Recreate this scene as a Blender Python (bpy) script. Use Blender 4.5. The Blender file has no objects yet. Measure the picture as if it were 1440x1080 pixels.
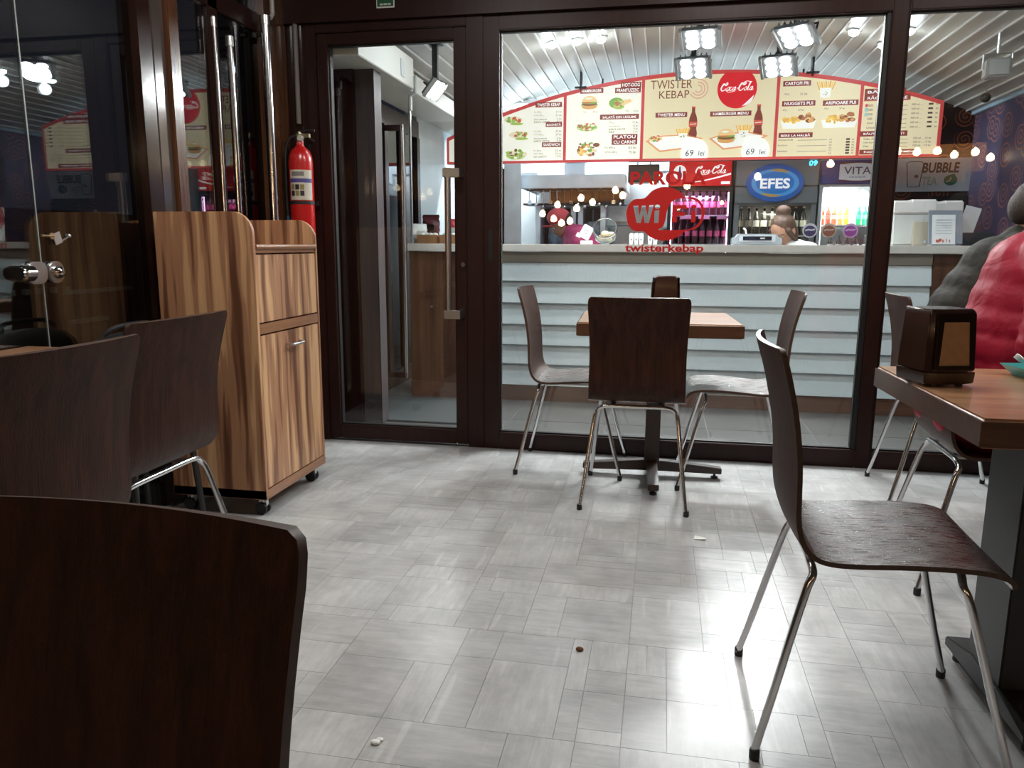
import bpy, bmesh, math, random
from mathutils import Vector, Matrix, Euler
random.seed(7)
PI = math.pi
sc = bpy.context.scene
COL = sc.collection
R = math.radians

# ------------------------------------------------------------------ camera
cam_d = bpy.data.cameras.new('camera')
cam = bpy.data.objects.new('camera', cam_d)
COL.objects.link(cam)
cam_d.sensor_fit = 'HORIZONTAL'
cam_d.sensor_width = 36.0
cam_d.lens = 36.0 * 1080 / 1440
cam_d.clip_start = 0.02
yaw, pitch, roll = R(10.9), R(10.25), R(0.25)
_f = Vector((-math.sin(yaw)*math.cos(pitch), math.cos(yaw)*math.cos(pitch), -math.sin(pitch)))
_r = Vector((math.cos(yaw), math.sin(yaw), 0)); _u = _r.cross(_f)
_r2 = _r*math.cos(roll) + _u*math.sin(roll); _u2 = _u*math.cos(roll) - _r*math.sin(roll)
cam.matrix_world = Matrix(((_r2.x, _u2.x, -_f.x, 0), (_r2.y, _u2.y, -_f.y, 0), (_r2.z, _u2.z, -_f.z, 1.08), (0, 0, 0, 1)))
sc.camera = cam

# ------------------------------------------------------------------ world, exposure
w = bpy.data.worlds.new('night'); sc.world = w; w.use_nodes = True
w.node_tree.nodes['Background'].inputs[0].default_value = (0.010, 0.011, 0.016, 1)
w.node_tree.nodes['Background'].inputs[1].default_value = 1.0
sc.view_settings.view_transform = 'Standard'
sc.view_settings.look = 'None'
sc.view_settings.gamma = 1.0
sc.view_settings.use_curve_mapping = False
sc.view_settings.exposure = 0.4
sc.cycles.use_denoising = True
sc.cycles.max_bounces = 10
sc.cycles.transparent_max_bounces = 24
sc.cycles.sample_clamp_indirect = 6.0
# light levels (watts) used by the lamp builders further down
W_HALL = 14.0      # dining hall ceiling light panels
W_FLOOD = 16.0     # flood lamps over the counter
W_SPOT = 5.0       # small ceiling lamps of the snack bar
E_BOARD = 0.44     # backlit menu board

# ------------------------------------------------------------------ materials
MATS = {}
def _new(name):
    m = bpy.data.materials.new(name); m.use_nodes = True
    nt = m.node_tree; b = nt.nodes['Principled BSDF']
    return m, nt, b
def N(nt, t, **k):
    n = nt.nodes.new(t)
    for a, v in k.items(): setattr(n, a, v)
    return n
def mat(name, col, rough=0.5, metal=0.0, coat=0.0, emit=0.0, ecol=None, var=0.0, vscale=30.0, bump=0.0, bscale=80.0, spec=0.5, trans=0.0, alpha=1.0, aniso=None):
    if name in MATS: return MATS[name]
    m, nt, b = _new(name)
    c = (*col, 1)
    b.inputs['Base Color'].default_value = c
    b.inputs['Roughness'].default_value = rough
    b.inputs['Metallic'].default_value = metal
    b.inputs['Coat Weight'].default_value = coat
    b.inputs['Coat Roughness'].default_value = 0.12
    b.inputs['Specular IOR Level'].default_value = spec
    b.inputs['Transmission Weight'].default_value = trans
    b.inputs['Alpha'].default_value = alpha
    if emit:
        b.inputs['Emission Color'].default_value = (*(ecol or col), 1)
        b.inputs['Emission Strength'].default_value = emit
    if var or bump:
        tc = N(nt, 'ShaderNodeTexCoord')
    if var:
        no = N(nt, 'ShaderNodeTexNoise'); no.inputs['Scale'].default_value = vscale; no.inputs['Detail'].default_value = 5
        nt.links.new(tc.outputs['Object'], no.inputs['Vector'])
        r = N(nt, 'ShaderNodeValToRGB')
        r.color_ramp.elements[0].position = 0.3; r.color_ramp.elements[1].position = 0.7
        r.color_ramp.elements[0].color = (*[max(0, x*(1-var)) for x in col], 1)
        r.color_ramp.elements[1].color = (*[min(1, x*(1+var)) for x in col], 1)
        nt.links.new(no.outputs['Fac'], r.inputs['Fac']); nt.links.new(r.outputs['Color'], b.inputs['Base Color'])
    if bump:
        nb = N(nt, 'ShaderNodeTexNoise'); nb.inputs['Scale'].default_value = bscale; nb.inputs['Detail'].default_value = 4
        nt.links.new(tc.outputs['Object'], nb.inputs['Vector'])
        bp = N(nt, 'ShaderNodeBump'); bp.inputs['Strength'].default_value = bump; bp.inputs['Distance'].default_value = 0.01
        nt.links.new(nb.outputs['Fac'], bp.inputs['Height']); nt.links.new(bp.outputs['Normal'], b.inputs['Normal'])
    MATS[name] = m
    return m
def wood(name, c1, c2, c3=None, axis=2, stretch=14.0, scale=9.0, rough=0.35, coat=0.0, bump=0.12, fine=0.35, spec=0.5, rvar=0.0):
    """grain running along one object axis: stretched noise + fine pores"""
    if name in MATS: return MATS[name]
    m, nt, b = _new(name)
    tc = N(nt, 'ShaderNodeTexCoord'); oi = N(nt, 'ShaderNodeObjectInfo')
    mp = N(nt, 'ShaderNodeMapping')
    s = [stretch]*3; s[axis] = 1.0
    mp.inputs['Scale'].default_value = s
    mul = N(nt, 'ShaderNodeVectorMath', operation='SCALE'); mul.inputs['Scale'].default_value = 7.0
    cx = N(nt, 'ShaderNodeCombineXYZ')
    for i in range(3): nt.links.new(oi.outputs['Random'], cx.inputs[i])
    nt.links.new(cx.outputs[0], mul.inputs[0])
    ad = N(nt, 'ShaderNodeVectorMath', operation='ADD')
    nt.links.new(tc.outputs['Object'], ad.inputs[0]); nt.links.new(mul.outputs[0], ad.inputs[1])
    nt.links.new(ad.outputs[0], mp.inputs['Vector'])
    n1 = N(nt, 'ShaderNodeTexNoise'); n1.inputs['Scale'].default_value = scale*0.35; n1.inputs['Detail'].default_value = 3; n1.inputs['Distortion'].default_value = 0.8
    n2 = N(nt, 'ShaderNodeTexNoise'); n2.inputs['Scale'].default_value = scale*2.2; n2.inputs['Detail'].default_value = 6; n2.inputs['Roughness'].default_value = 0.7
    for n in (n1, n2): nt.links.new(mp.outputs['Vector'], n.inputs['Vector'])
    mx = N(nt, 'ShaderNodeMix', data_type='FLOAT'); mx.inputs[0].default_value = fine
    nt.links.new(n1.outputs['Fac'], mx.inputs[2]); nt.links.new(n2.outputs['Fac'], mx.inputs[3])
    rp = N(nt, 'ShaderNodeValToRGB')
    e = rp.color_ramp.elements
    e[0].position = 0.32; e[0].color = (*c1, 1); e[1].position = 0.68; e[1].color = (*c2, 1)
    if c3:
        x = e.new(0.5); x.color = (*c3, 1)
    nt.links.new(mx.outputs[0], rp.inputs['Fac']); nt.links.new(rp.outputs['Color'], b.inputs['Base Color'])
    b.inputs['Roughness'].default_value = rough; b.inputs['Coat Weight'].default_value = coat; b.inputs['Coat Roughness'].default_value = 0.15
    b.inputs['Specular IOR Level'].default_value = spec
    if rvar:
        mr = N(nt, 'ShaderNodeMapRange'); mr.inputs['From Min'].default_value = .35; mr.inputs['From Max'].default_value = .65; mr.inputs['To Min'].default_value = rough; mr.inputs['To Max'].default_value = rough+rvar
        nt.links.new(n2.outputs['Fac'], mr.inputs['Value']); nt.links.new(mr.outputs[0], b.inputs['Roughness']); nt.links.new(mr.outputs[0], b.inputs['Coat Roughness'])
    if bump:
        bp = N(nt, 'ShaderNodeBump'); bp.inputs['Strength'].default_value = bump; bp.inputs['Distance'].default_value = 0.004
        nt.links.new(n2.outputs['Fac'], bp.inputs['Height']); nt.links.new(bp.outputs['Normal'], b.inputs['Normal'])
    MATS[name] = m
    return m
def glass(name, tint=(1, 1, 1), ior=1.5, rough=0.0):
    if name in MATS: return MATS[name]
    m = bpy.data.materials.new(name); m.use_nodes = True; nt = m.node_tree
    nt.nodes.remove(nt.nodes['Principled BSDF']); out = nt.nodes['Material Output']
    fr = N(nt, 'ShaderNodeFresnel'); ge = N(nt, 'ShaderNodeNewGeometry'); mr = N(nt, 'ShaderNodeMapRange')
    mr.inputs['To Min'].default_value = ior; mr.inputs['To Max'].default_value = 1.0/ior   # same reflectance from either side
    nt.links.new(ge.outputs['Backfacing'], mr.inputs['Value']); nt.links.new(mr.outputs[0], fr.inputs['IOR'])
    t = N(nt, 'ShaderNodeBsdfTransparent'); t.inputs[0].default_value = (*tint, 1)
    g = N(nt, 'ShaderNodeBsdfGlossy'); g.inputs['Roughness'].default_value = rough
    mx = N(nt, 'ShaderNodeMixShader')
    nt.links.new(fr.outputs[0], mx.inputs[0]); nt.links.new(t.outputs[0], mx.inputs[1]); nt.links.new(g.outputs[0], mx.inputs[2])
    nt.links.new(mx.outputs[0], out.inputs[0])
    MATS[name] = m
    return m
def printed(name, col, rough=0.45):
    """print on the backlit menu board"""
    return mat('print_' + name, col, rough, emit=E_BOARD, ecol=col)
def emissive(name, col, s):
    return mat(name, col, 0.5, emit=s, ecol=col)

def swirl_mat(name, base, line, scale=3.2):
    m, nt, b = _new(name)
    tc = N(nt, 'ShaderNodeTexCoord'); sep = N(nt, 'ShaderNodeSeparateXYZ'); nt.links.new(tc.outputs['Object'], sep.inputs[0])
    su = N(nt, 'ShaderNodeMath', operation='ADD'); nt.links.new(sep.outputs[0], su.inputs[0]); nt.links.new(sep.outputs[1], su.inputs[1])
    cb = N(nt, 'ShaderNodeCombineXYZ'); nt.links.new(su.outputs[0], cb.inputs[0]); nt.links.new(sep.outputs[2], cb.inputs[1])
    mp = N(nt, 'ShaderNodeVectorMath', operation='SCALE'); mp.inputs['Scale'].default_value = scale; nt.links.new(cb.outputs[0], mp.inputs[0])
    vo = N(nt, 'ShaderNodeTexVoronoi', voronoi_dimensions='2D'); vo.inputs['Scale'].default_value = 1.0; vo.inputs['Randomness'].default_value = 0.75
    nt.links.new(mp.outputs[0], vo.inputs['Vector'])
    sb = N(nt, 'ShaderNodeVectorMath', operation='SUBTRACT'); nt.links.new(mp.outputs[0], sb.inputs[0]); nt.links.new(vo.outputs['Position'], sb.inputs[1])
    s2 = N(nt, 'ShaderNodeSeparateXYZ'); nt.links.new(sb.outputs[0], s2.inputs[0])
    at = N(nt, 'ShaderNodeMath', operation='ARCTAN2'); nt.links.new(s2.outputs[1], at.inputs[0]); nt.links.new(s2.outputs[0], at.inputs[1])
    m1 = N(nt, 'ShaderNodeMath', operation='MULTIPLY_ADD'); m1.inputs[1].default_value = 38.0
    nt.links.new(vo.outputs['Distance'], m1.inputs[0]); nt.links.new(at.outputs[0], m1.inputs[2])
    sn = N(nt, 'ShaderNodeMath', operation='SINE'); nt.links.new(m1.outputs[0], sn.inputs[0])
    lt = N(nt, 'ShaderNodeMath', operation='LESS_THAN'); lt.inputs[1].default_value = 0.45; nt.links.new(vo.outputs['Distance'], lt.inputs[0])
    gt = N(nt, 'ShaderNodeMapRange'); gt.inputs['From Min'].default_value = 0.35; gt.inputs['From Max'].default_value = 0.75; nt.links.new(sn.outputs[0], gt.inputs['Value'])
    ml = N(nt, 'ShaderNodeMath', operation='MULTIPLY'); nt.links.new(gt.outputs[0], ml.inputs[0]); nt.links.new(lt.outputs[0], ml.inputs[1])
    mx = N(nt, 'ShaderNodeMix', data_type='RGBA'); mx.inputs[6].default_value = (*base, 1); mx.inputs[7].default_value = (*line, 1)
    nt.links.new(ml.outputs[0], mx.inputs[0]); nt.links.new(mx.outputs[2], b.inputs['Base Color'])
    b.inputs['Roughness'].default_value = 0.45
    MATS[name] = m
    return m

def floor_mat(name):
    """pale grey printed parquet: tone per piece, soft grain along the piece, scuffs"""
    m, nt, b = _new(name)
    tc = N(nt, 'ShaderNodeTexCoord'); oi = N(nt, 'ShaderNodeObjectInfo'); ge = N(nt, 'ShaderNodeNewGeometry')
    rnd = N(nt, 'ShaderNodeMath', operation='ADD'); nt.links.new(oi.outputs['Random'], rnd.inputs[0]); nt.links.new(ge.outputs['Random Per Island'], rnd.inputs[1])
    fr = N(nt, 'ShaderNodeMath', operation='FRACT'); nt.links.new(rnd.outputs[0], fr.inputs[0])
    rp = N(nt, 'ShaderNodeValToRGB'); e = rp.color_ramp.elements
    e[0].color = (0.42, 0.42, 0.415, 1); e[1].color = (0.50, 0.498, 0.49, 1); x = e.new(0.5); x.color = (0.465, 0.462, 0.453, 1)
    nt.links.new(fr.outputs[0], rp.inputs['Fac'])
    mp = N(nt, 'ShaderNodeMapping'); mp.inputs['Scale'].default_value = (5, 34, 1)
    off = N(nt, 'ShaderNodeCombineXYZ'); nt.links.new(fr.outputs[0], off.inputs[0]); nt.links.new(fr.outputs[0], off.inputs[1])
    sc_ = N(nt, 'ShaderNodeVectorMath', operation='SCALE'); sc_.inputs['Scale'].default_value = 40; nt.links.new(off.outputs[0], sc_.inputs[0])
    nt.links.new(sc_.outputs[0], mp.inputs['Location']); nt.links.new(ge.outputs['Position'], mp.inputs['Vector'])
    mq = N(nt, 'ShaderNodeMapping'); mq.inputs['Scale'].default_value = (34, 5, 1); nt.links.new(sc_.outputs[0], mq.inputs['Location']); nt.links.new(ge.outputs['Position'], mq.inputs['Vector'])
    gq = N(nt, 'ShaderNodeMath', operation='GREATER_THAN'); gq.inputs[1].default_value = 0.6; nt.links.new(fr.outputs[0], gq.inputs[0])
    vq = N(nt, 'ShaderNodeMix', data_type='VECTOR'); nt.links.new(gq.outputs[0], vq.inputs[0]); nt.links.new(mp.outputs[0], vq.inputs[4]); nt.links.new(mq.outputs[0], vq.inputs[5])
    n1 = N(nt, 'ShaderNodeTexNoise'); n1.inputs['Scale'].default_value = 1.4; n1.inputs['Detail'].default_value = 6; n1.inputs['Roughness'].default_value = 0.65
    nt.links.new(vq.outputs[1], n1.inputs['Vector'])
    n2 = N(nt, 'ShaderNodeTexNoise'); n2.inputs['Scale'].default_value = 6.0; n2.inputs['Detail'].default_value = 8; n2.inputs['Roughness'].default_value = 0.65
    nt.links.new(ge.outputs['Position'], n2.inputs['Vector'])
    g = N(nt, 'ShaderNodeMapRange'); g.inputs['To Min'].default_value = 0.62; g.inputs['To Max'].default_value = 1.30; nt.links.new(n1.outputs['Fac'], g.inputs['Value'])
    g2 = N(nt, 'ShaderNodeMapRange'); g2.inputs['From Min'].default_value = 0.3; g2.inputs['From Max'].default_value = 0.7; g2.inputs['To Min'].default_value = 0.74; g2.inputs['To Max'].default_value = 1.12; nt.links.new(n2.outputs['Fac'], g2.inputs['Value'])
    mm = N(nt, 'ShaderNodeMath', operation='MULTIPLY'); nt.links.new(g.outputs[0], mm.inputs[0]); nt.links.new(g2.outputs[0], mm.inputs[1])
    vm = N(nt, 'ShaderNodeVectorMath', operation='SCALE'); nt.links.new(rp.outputs['Color'], vm.inputs[0]); nt.links.new(mm.outputs[0], vm.inputs['Scale'])
    mp3 = N(nt, 'ShaderNodeMapping'); mp3.inputs['Scale'].default_value = (22, 2.6, 1); mp3.inputs['Rotation'].default_value = (0, 0, 0.25)
    nt.links.new(sc_.outputs[0], mp3.inputs['Location']); nt.links.new(ge.outputs['Position'], mp3.inputs['Vector'])
    n3 = N(nt, 'ShaderNodeTexNoise'); n3.inputs['Scale'].default_value = 1.0; n3.inputs['Detail'].default_value = 2; nt.links.new(mp3.outputs[0], n3.inputs['Vector'])
    g3 = N(nt, 'ShaderNodeMapRange'); g3.inputs['From Min'].default_value = 0.64; g3.inputs['From Max'].default_value = 0.70; g3.inputs['To Max'].default_value = 0.35; nt.links.new(n3.outputs['Fac'], g3.inputs['Value'])
    mx3 = N(nt, 'ShaderNodeMix', data_type='RGBA'); mx3.inputs[7].default_value = (.66, .66, .65, 1)
    nt.links.new(g3.outputs[0], mx3.inputs[0]); nt.links.new(vm.outputs[0], mx3.inputs[6]); nt.links.new(mx3.outputs[2], b.inputs['Base Color'])
    rr = N(nt, 'ShaderNodeMapRange'); rr.inputs['To Min'].default_value = 0.22; rr.inputs['To Max'].default_value = 0.42; nt.links.new(n1.outputs['Fac'], rr.inputs['Value'])
    nt.links.new(rr.outputs[0], b.inputs['Roughness'])
    bp = N(nt, 'ShaderNodeBump'); bp.inputs['Strength'].default_value = 0.10; bp.inputs['Distance'].default_value = 0.003
    nt.links.new(n1.outputs['Fac'], bp.inputs['Height']); nt.links.new(bp.outputs['Normal'], b.inputs['Normal'])
    b.inputs['Specular IOR Level'].default_value = 0.5
    MATS[name] = m
    return m

def cabinet_mat(name):
    """striped walnut laminate: broad pale and brown vertical staves"""
    m, nt, b = _new(name)
    tc = N(nt, 'ShaderNodeTexCoord'); sep = N(nt, 'ShaderNodeSeparateXYZ'); nt.links.new(tc.outputs['Object'], sep.inputs[0])
    su = N(nt, 'ShaderNodeMath', operation='ADD'); nt.links.new(sep.outputs[0], su.inputs[0]); nt.links.new(sep.outputs[1], su.inputs[1])
    wz = N(nt, 'ShaderNodeTexNoise'); wz.inputs['Scale'].default_value = 2.3; wz.inputs['Detail'].default_value = 2; nt.links.new(tc.outputs['Object'], wz.inputs['Vector'])
    wa = N(nt, 'ShaderNodeMath', operation='MULTIPLY_ADD'); wa.inputs[1].default_value = 0.035; nt.links.new(wz.outputs['Fac'], wa.inputs[0]); nt.links.new(su.outputs[0], wa.inputs[2])
    sx = N(nt, 'ShaderNodeMath', operation='MULTIPLY'); sx.inputs[1].default_value = 17.0; nt.links.new(wa.outputs[0], sx.inputs[0])
    zz = N(nt, 'ShaderNodeMath', operation='MULTIPLY'); zz.inputs[1].default_value = 0.9; nt.links.new(sep.outputs[2], zz.inputs[0])
    cb = N(nt, 'ShaderNodeCombineXYZ'); nt.links.new(sx.outputs[0], cb.inputs[0]); nt.links.new(zz.outputs[0], cb.inputs[1])
    vo = N(nt, 'ShaderNodeTexNoise', noise_dimensions='2D'); vo.inputs['Scale'].default_value = 1.0; vo.inputs['Detail'].default_value = 2.5; vo.inputs['Roughness'].default_value = 0.55
    nt.links.new(cb.outputs[0], vo.inputs['Vector'])
    rp = N(nt, 'ShaderNodeValToRGB'); e = rp.color_ramp.elements; rp.color_ramp.interpolation = 'LINEAR'
    e[0].position = 0.30; e[0].color = (0.13, 0.052, 0.026, 1); e[1].position = 0.70; e[1].color = (0.66, 0.39, 0.20, 1)
    for p_, c_ in ((0.41, (0.24, 0.105, 0.055, 1)), (0.45, (0.40, 0.20, 0.105, 1)), (0.55, (0.42, 0.215, 0.115, 1)), (0.58, (0.60, 0.35, 0.18, 1))):
        x = e.new(p_); x.color = c_
    nt.links.new(vo.outputs['Fac'], rp.inputs['Fac'])
    f2 = N(nt, 'ShaderNodeMapping'); f2.inputs['Scale'].default_value = (160, 160, 5); nt.links.new(tc.outputs['Object'], f2.inputs['Vector'])
    n2 = N(nt, 'ShaderNodeTexNoise'); n2.inputs['Scale'].default_value = 1.0; n2.inputs['Detail'].default_value = 3; nt.links.new(f2.outputs[0], n2.inputs['Vector'])
    g = N(nt, 'ShaderNodeMapRange'); g.inputs['To Min'].default_value = 0.75; g.inputs['To Max'].default_value = 1.2; nt.links.new(n2.outputs['Fac'], g.inputs['Value'])
    vm = N(nt, 'ShaderNodeVectorMath', operation='SCALE'); nt.links.new(rp.outputs['Color'], vm.inputs[0]); nt.links.new(g.outputs[0], vm.inputs['Scale'])
    nt.links.new(vm.outputs[0], b.inputs['Base Color'])
    b.inputs['Roughness'].default_value = 0.38
    MATS[name] = m
    return m

FRAME = wood('frame_brown', (0.019, 0.0068, 0.0054), (0.030, 0.011, 0.0088), axis=2, rough=0.36, bump=0.03, spec=0.22)
FRAME_V = mat('frame_varnished', (0.022, 0.009, 0.006), 0.18, coat=0.6, var=0.3, vscale=8)
POST_W = wood('post_warm_wood', (0.06, 0.022, 0.010), (0.12, 0.05, 0.022), axis=2, rough=0.25, coat=0.4)
CHAIR = wood('chair_plywood', (0.017, 0.0054, 0.0028), (0.064, 0.0215, 0.0105), axis=2, stretch=16, scale=7, rough=0.42, coat=0.0, bump=0.5, spec=0.18)
CHAIR_H = wood('seat_plywood', (0.014, 0.0045, 0.0024), (0.060, 0.021, 0.0105), axis=1, stretch=16, scale=6, rough=0.13, coat=0.55, bump=0.8, rvar=0.30, spec=0.5)
EDGE = mat('plywood_edge', (0.055, 0.024, 0.012), 0.5, var=0.3, vscale=90)
TABLE = wood('tabletop_oak', (0.20, 0.092, 0.042), (0.42, 0.225, 0.112), axis=0, stretch=12, scale=5, rough=0.28, coat=0.35, bump=0.08)
TABLE_E = wood('tabletop_edge', (0.055, 0.022, 0.010), (0.11, 0.045, 0.02), axis=0, stretch=12, scale=8, rough=0.3, coat=0.3)
CHROME = mat('chrome', (0.72, 0.72, 0.73), 0.16, metal=1.0)
STEEL = mat('brushed_steel', (0.60, 0.60, 0.60), 0.28, metal=1.0)
STEEL_K = mat('kitchen_steel', (0.72, 0.80, 0.88), 0.32, metal=0.45, var=0.15, vscale=6)
BLACK = mat('black_rubber', (0.012, 0.012, 0.012), 0.55)
DARKST = mat('dark_powder_steel', (0.018, 0.018, 0.019), 0.4, bump=0.1, bscale=300)
CAB = cabinet_mat('striped_walnut')
CAB_H = wood('walnut_edge', (0.22, 0.095, 0.045), (0.36, 0.17, 0.08), axis=1, rough=0.3, coat=0.2)
GL = glass('window_glass', (0.97, 0.985, 0.98), ior=1.55)
GLS = glass('side_glass', (0.75, 0.78, 0.77), ior=2.1)
FLOOR = floor_mat('grey_parquet_vinyl')
WHITE = mat('white_plastic', (0.78, 0.78, 0.77), 0.4)
RED = mat('signal_red', (0.55, 0.012, 0.012), 0.28, coat=0.4)
VINYL = mat('red_vinyl', (0.50, 0.010, 0.012), 0.35)

# ------------------------------------------------------------------ mesh helpers
class MB:
    def __init__(s): s.v = []; s.f = []; s.mi = []
    def add(s, vs, fs, mi=0):
        o = len(s.v); s.v += [tuple(x) for x in vs]
        s.f += [tuple(i + o for i in f) for f in fs]; s.mi += [mi]*len(fs)
        return s
    def box(s, x0, x1, y0, y1, z0, z1, mi=0):
        return s.add([(x0,y0,z0),(x1,y0,z0),(x1,y1,z0),(x0,y1,z0),(x0,y0,z1),(x1,y0,z1),(x1,y1,z1),(x0,y1,z1)],
                     [(0,3,2,1),(4,5,6,7),(0,1,5,4),(1,2,6,5),(2,3,7,6),(3,0,4,7)], mi)
    def obox(s, c, size, rot=(0,0,0), mi=0):
        M = Matrix.Translation(c) @ Euler(rot).to_matrix().to_4x4(); a, b, d = [x/2 for x in size]
        vs = [M @ Vector(p) for p in ((-a,-b,-d),(a,-b,-d),(a,b,-d),(-a,b,-d),(-a,-b,d),(a,-b,d),(a,b,d),(-a,b,d))]
        return s.add(vs, [(0,3,2,1),(4,5,6,7),(0,1,5,4),(1,2,6,5),(2,3,7,6),(3,0,4,7)], mi)
    def tube(s, pts, r, n=10, mi=0, cap=True, sy=1.0):
        P = [Vector(p) for p in pts]; rs = r if isinstance(r, (list, tuple)) else [r]*len(P)
        t0 = (P[1]-P[0]).normalized(); a = Vector((0,0,1)) if abs(t0.z) < .9 else Vector((1,0,0))
        u = t0.cross(a).normalized(); vs = []
        for i, p in enumerate(P):
            if i == 0: t = P[1]-P[0]
            elif i == len(P)-1: t = P[-1]-P[-2]
            else: t = (P[i+1]-p).normalized() + (p-P[i-1]).normalized()
            t = t.normalized(); u = (u - t*u.dot(t)).normalized(); w_ = t.cross(u)
            for k in range(n):
                an = 2*PI*k/n; vs.append(p + u*(rs[i]*math.cos(an)) + w_*(rs[i]*sy*math.sin(an)))
        fs = [(i*n+k, i*n+(k+1)%n, (i+1)*n+(k+1)%n, (i+1)*n+k) for i in range(len(P)-1) for k in range(n)]
        if cap: fs += [tuple(range(n-1, -1, -1)), tuple((len(P)-1)*n+k for k in range(n))]
        return s.add(vs, fs, mi)
    def lathe(s, prof, n=16, c=(0,0,0), mi=0, M=None, cap=True):
        vs = []
        for r, z in prof:
            for k in range(n):
                an = 2*PI*k/n; p = Vector((r*math.cos(an), r*math.sin(an), z))
                vs.append((M @ p if M else p) + Vector(c))
        m = len(prof)
        fs = [(i*n+k, i*n+(k+1)%n, (i+1)*n+(k+1)%n, (i+1)*n+k) for i in range(m-1) for k in range(n)]
        if cap: fs += [tuple(range(n-1, -1, -1)), tuple((m-1)*n+k for k in range(n))]
        return s.add(vs, fs, mi)
    def prism(s, poly, a, b, plane='xz', mi=0):
        """polygon extruded from a to b along the third axis"""
        def P(u, v_, d): return {'xz': (u, d, v_), 'yz': (d, u, v_), 'xy': (u, v_, d)}[plane]
        n = len(poly); vs = [P(u, v_, a) for u, v_ in poly] + [P(u, v_, b) for u, v_ in poly]
        fs = [tuple(range(n)), tuple(range(2*n-1, n-1, -1))] + [(i, i+n, (i+1) % n + n, (i+1) % n) for i in range(n)]
        return s.add(vs, fs, mi)
    def ell(s, c, r, n=16, m=10, mi=0, rot=(0,0,0)):
        M = Euler(rot).to_matrix(); vs = []
        for i in range(1, m):
            th = PI*i/m
            for k in range(n):
                an = 2*PI*k/n
                vs.append(Vector(c) + M @ Vector((r[0]*math.sin(th)*math.cos(an), r[1]*math.sin(th)*math.sin(an), r[2]*math.cos(th))))
        vs += [Vector(c) + M @ Vector((0,0,r[2])), Vector(c) + M @ Vector((0,0,-r[2]))]
        T, Bm = len(vs)-2, len(vs)-1
        fs = [(i*n+k, (i+1)*n+k, (i+1)*n+(k+1)%n, i*n+(k+1)%n) for i in range(m-2) for k in range(n)]
        fs += [(T, k, (k+1) % n) for k in range(n)] + [(Bm, (m-2)*n+(k+1)%n, (m-2)*n+k) for k in range(n)]
        return s.add(vs, fs, mi)
    def mesh(s, name, mats, bevel=0, smooth=False, seg=2, ang=35):
        me = bpy.data.meshes.new(name); me.from_pydata(s.v, [], s.f)
        if not isinstance(mats, (list, tuple)): mats = [mats]
        for m in mats: me.materials.append(m)
        if len(mats) > 1: me.polygons.foreach_set('material_index', s.mi)
        bm = bmesh.new(); bm.from_mesh(me); bmesh.ops.recalc_face_normals(bm, faces=bm.faces)
        if bevel:
            ed = [e for e in bm.edges if len(e.link_faces) == 2 and e.calc_face_angle(0) > R(30)]
            bmesh.ops.bevel(bm, geom=ed, offset=bevel, segments=seg, affect='EDGES', clamp_overlap=True)
        bm.to_mesh(me); bm.free()
        if smooth or bevel:
            me.polygons.foreach_set('use_smooth', [True]*len(me.polygons)); me.set_sharp_from_angle(angle=R(ang))
        return me
    def obj(s, name, mats, parent=None, bevel=0, smooth=False, seg=2, ang=35):
        return link(name, s.mesh(name, mats, bevel, smooth, seg, ang), parent)
def link(name, me, parent=None):
    o = bpy.data.objects.new(name, me); COL.objects.link(o); o.parent = parent
    return o
def tag(o, label, cat, group=None, kind=None):
    o['label'] = label; o['category'] = cat
    if group: o['group'] = group
    if kind: o['kind'] = kind
    return o
def thing(name, label, cat, loc=(0,0,0), rz=0.0, group=None):
    o = bpy.data.objects.new(name, None); COL.objects.link(o); o.empty_display_size = 0.1
    o.location = loc; o.rotation_euler = (0, 0, rz)
    return tag(o, label, cat, group)
def struct(name, o_or_mb, m=None, parent=None, **k):
    o = o_or_mb.obj(name, m, parent, **k) if isinstance(o_or_mb, MB) else o_or_mb
    if parent is None: o['kind'] = 'structure'
    return o
def empty_struct(name, loc=(0,0,0)):
    o = bpy.data.objects.new(name, None); COL.objects.link(o); o.location = loc; o['kind'] = 'structure'; o.empty_display_size = .1
    return o
def dup(root, loc, rz, label=None, group=None, scale=None):
    r = root.copy(); COL.objects.link(r); r.location = loc; r.rotation_euler = (0, 0, rz)
    if scale: r.scale = scale
    if label: r['label'] = label
    if group: r['group'] = group
    for ch in list(root.children):
        c = ch.copy(); COL.objects.link(c); c.parent = r
        for g in list(ch.children):
            d = g.copy(); COL.objects.link(d); d.parent = c
    return r
def light(kind, name, loc, power, col=(1,1,1), size=0.1, rot=None, target=None, parent=None, spot=None, blend=0.5):
    l = bpy.data.lights.new(name, kind); l.energy = power; l.color = col
    if kind == 'AREA': l.shape = 'DISK'; l.size = size
    else: l.shadow_soft_size = size
    if kind == 'SPOT': l.spot_size = spot or R(110); l.spot_blend = blend
    o = bpy.data.objects.new(name, l); COL.objects.link(o); o.location = loc
    if target is not None: o.rotation_euler = (Vector(target)-Vector(loc)).to_track_quat('-Z', 'Y').to_euler()
    elif rot: o.rotation_euler = rot
    if parent is not None:
        o.parent = parent; o.matrix_parent_inverse = Matrix.Translation(parent.location).inverted()
    return o
def catmull(pts, k=8, closed=False):
    P = [Vector(p) for p in pts]; out = []; n = len(P)
    for i in range(n if closed else n-1):
        g = lambda j: P[j % n] if closed else P[min(max(j, 0), n-1)]
        a, b, c, d = g(i-1), g(i), g(i+1), g(i+2)
        for q in range(k):
            t = q/k
            out.append(0.5*((2*b) + (c-a)*t + (2*a-5*b+4*c-d)*t*t + (3*b-a-3*c+d)*t*t*t))
    if not closed: out.append(P[-1])
    return out
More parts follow.
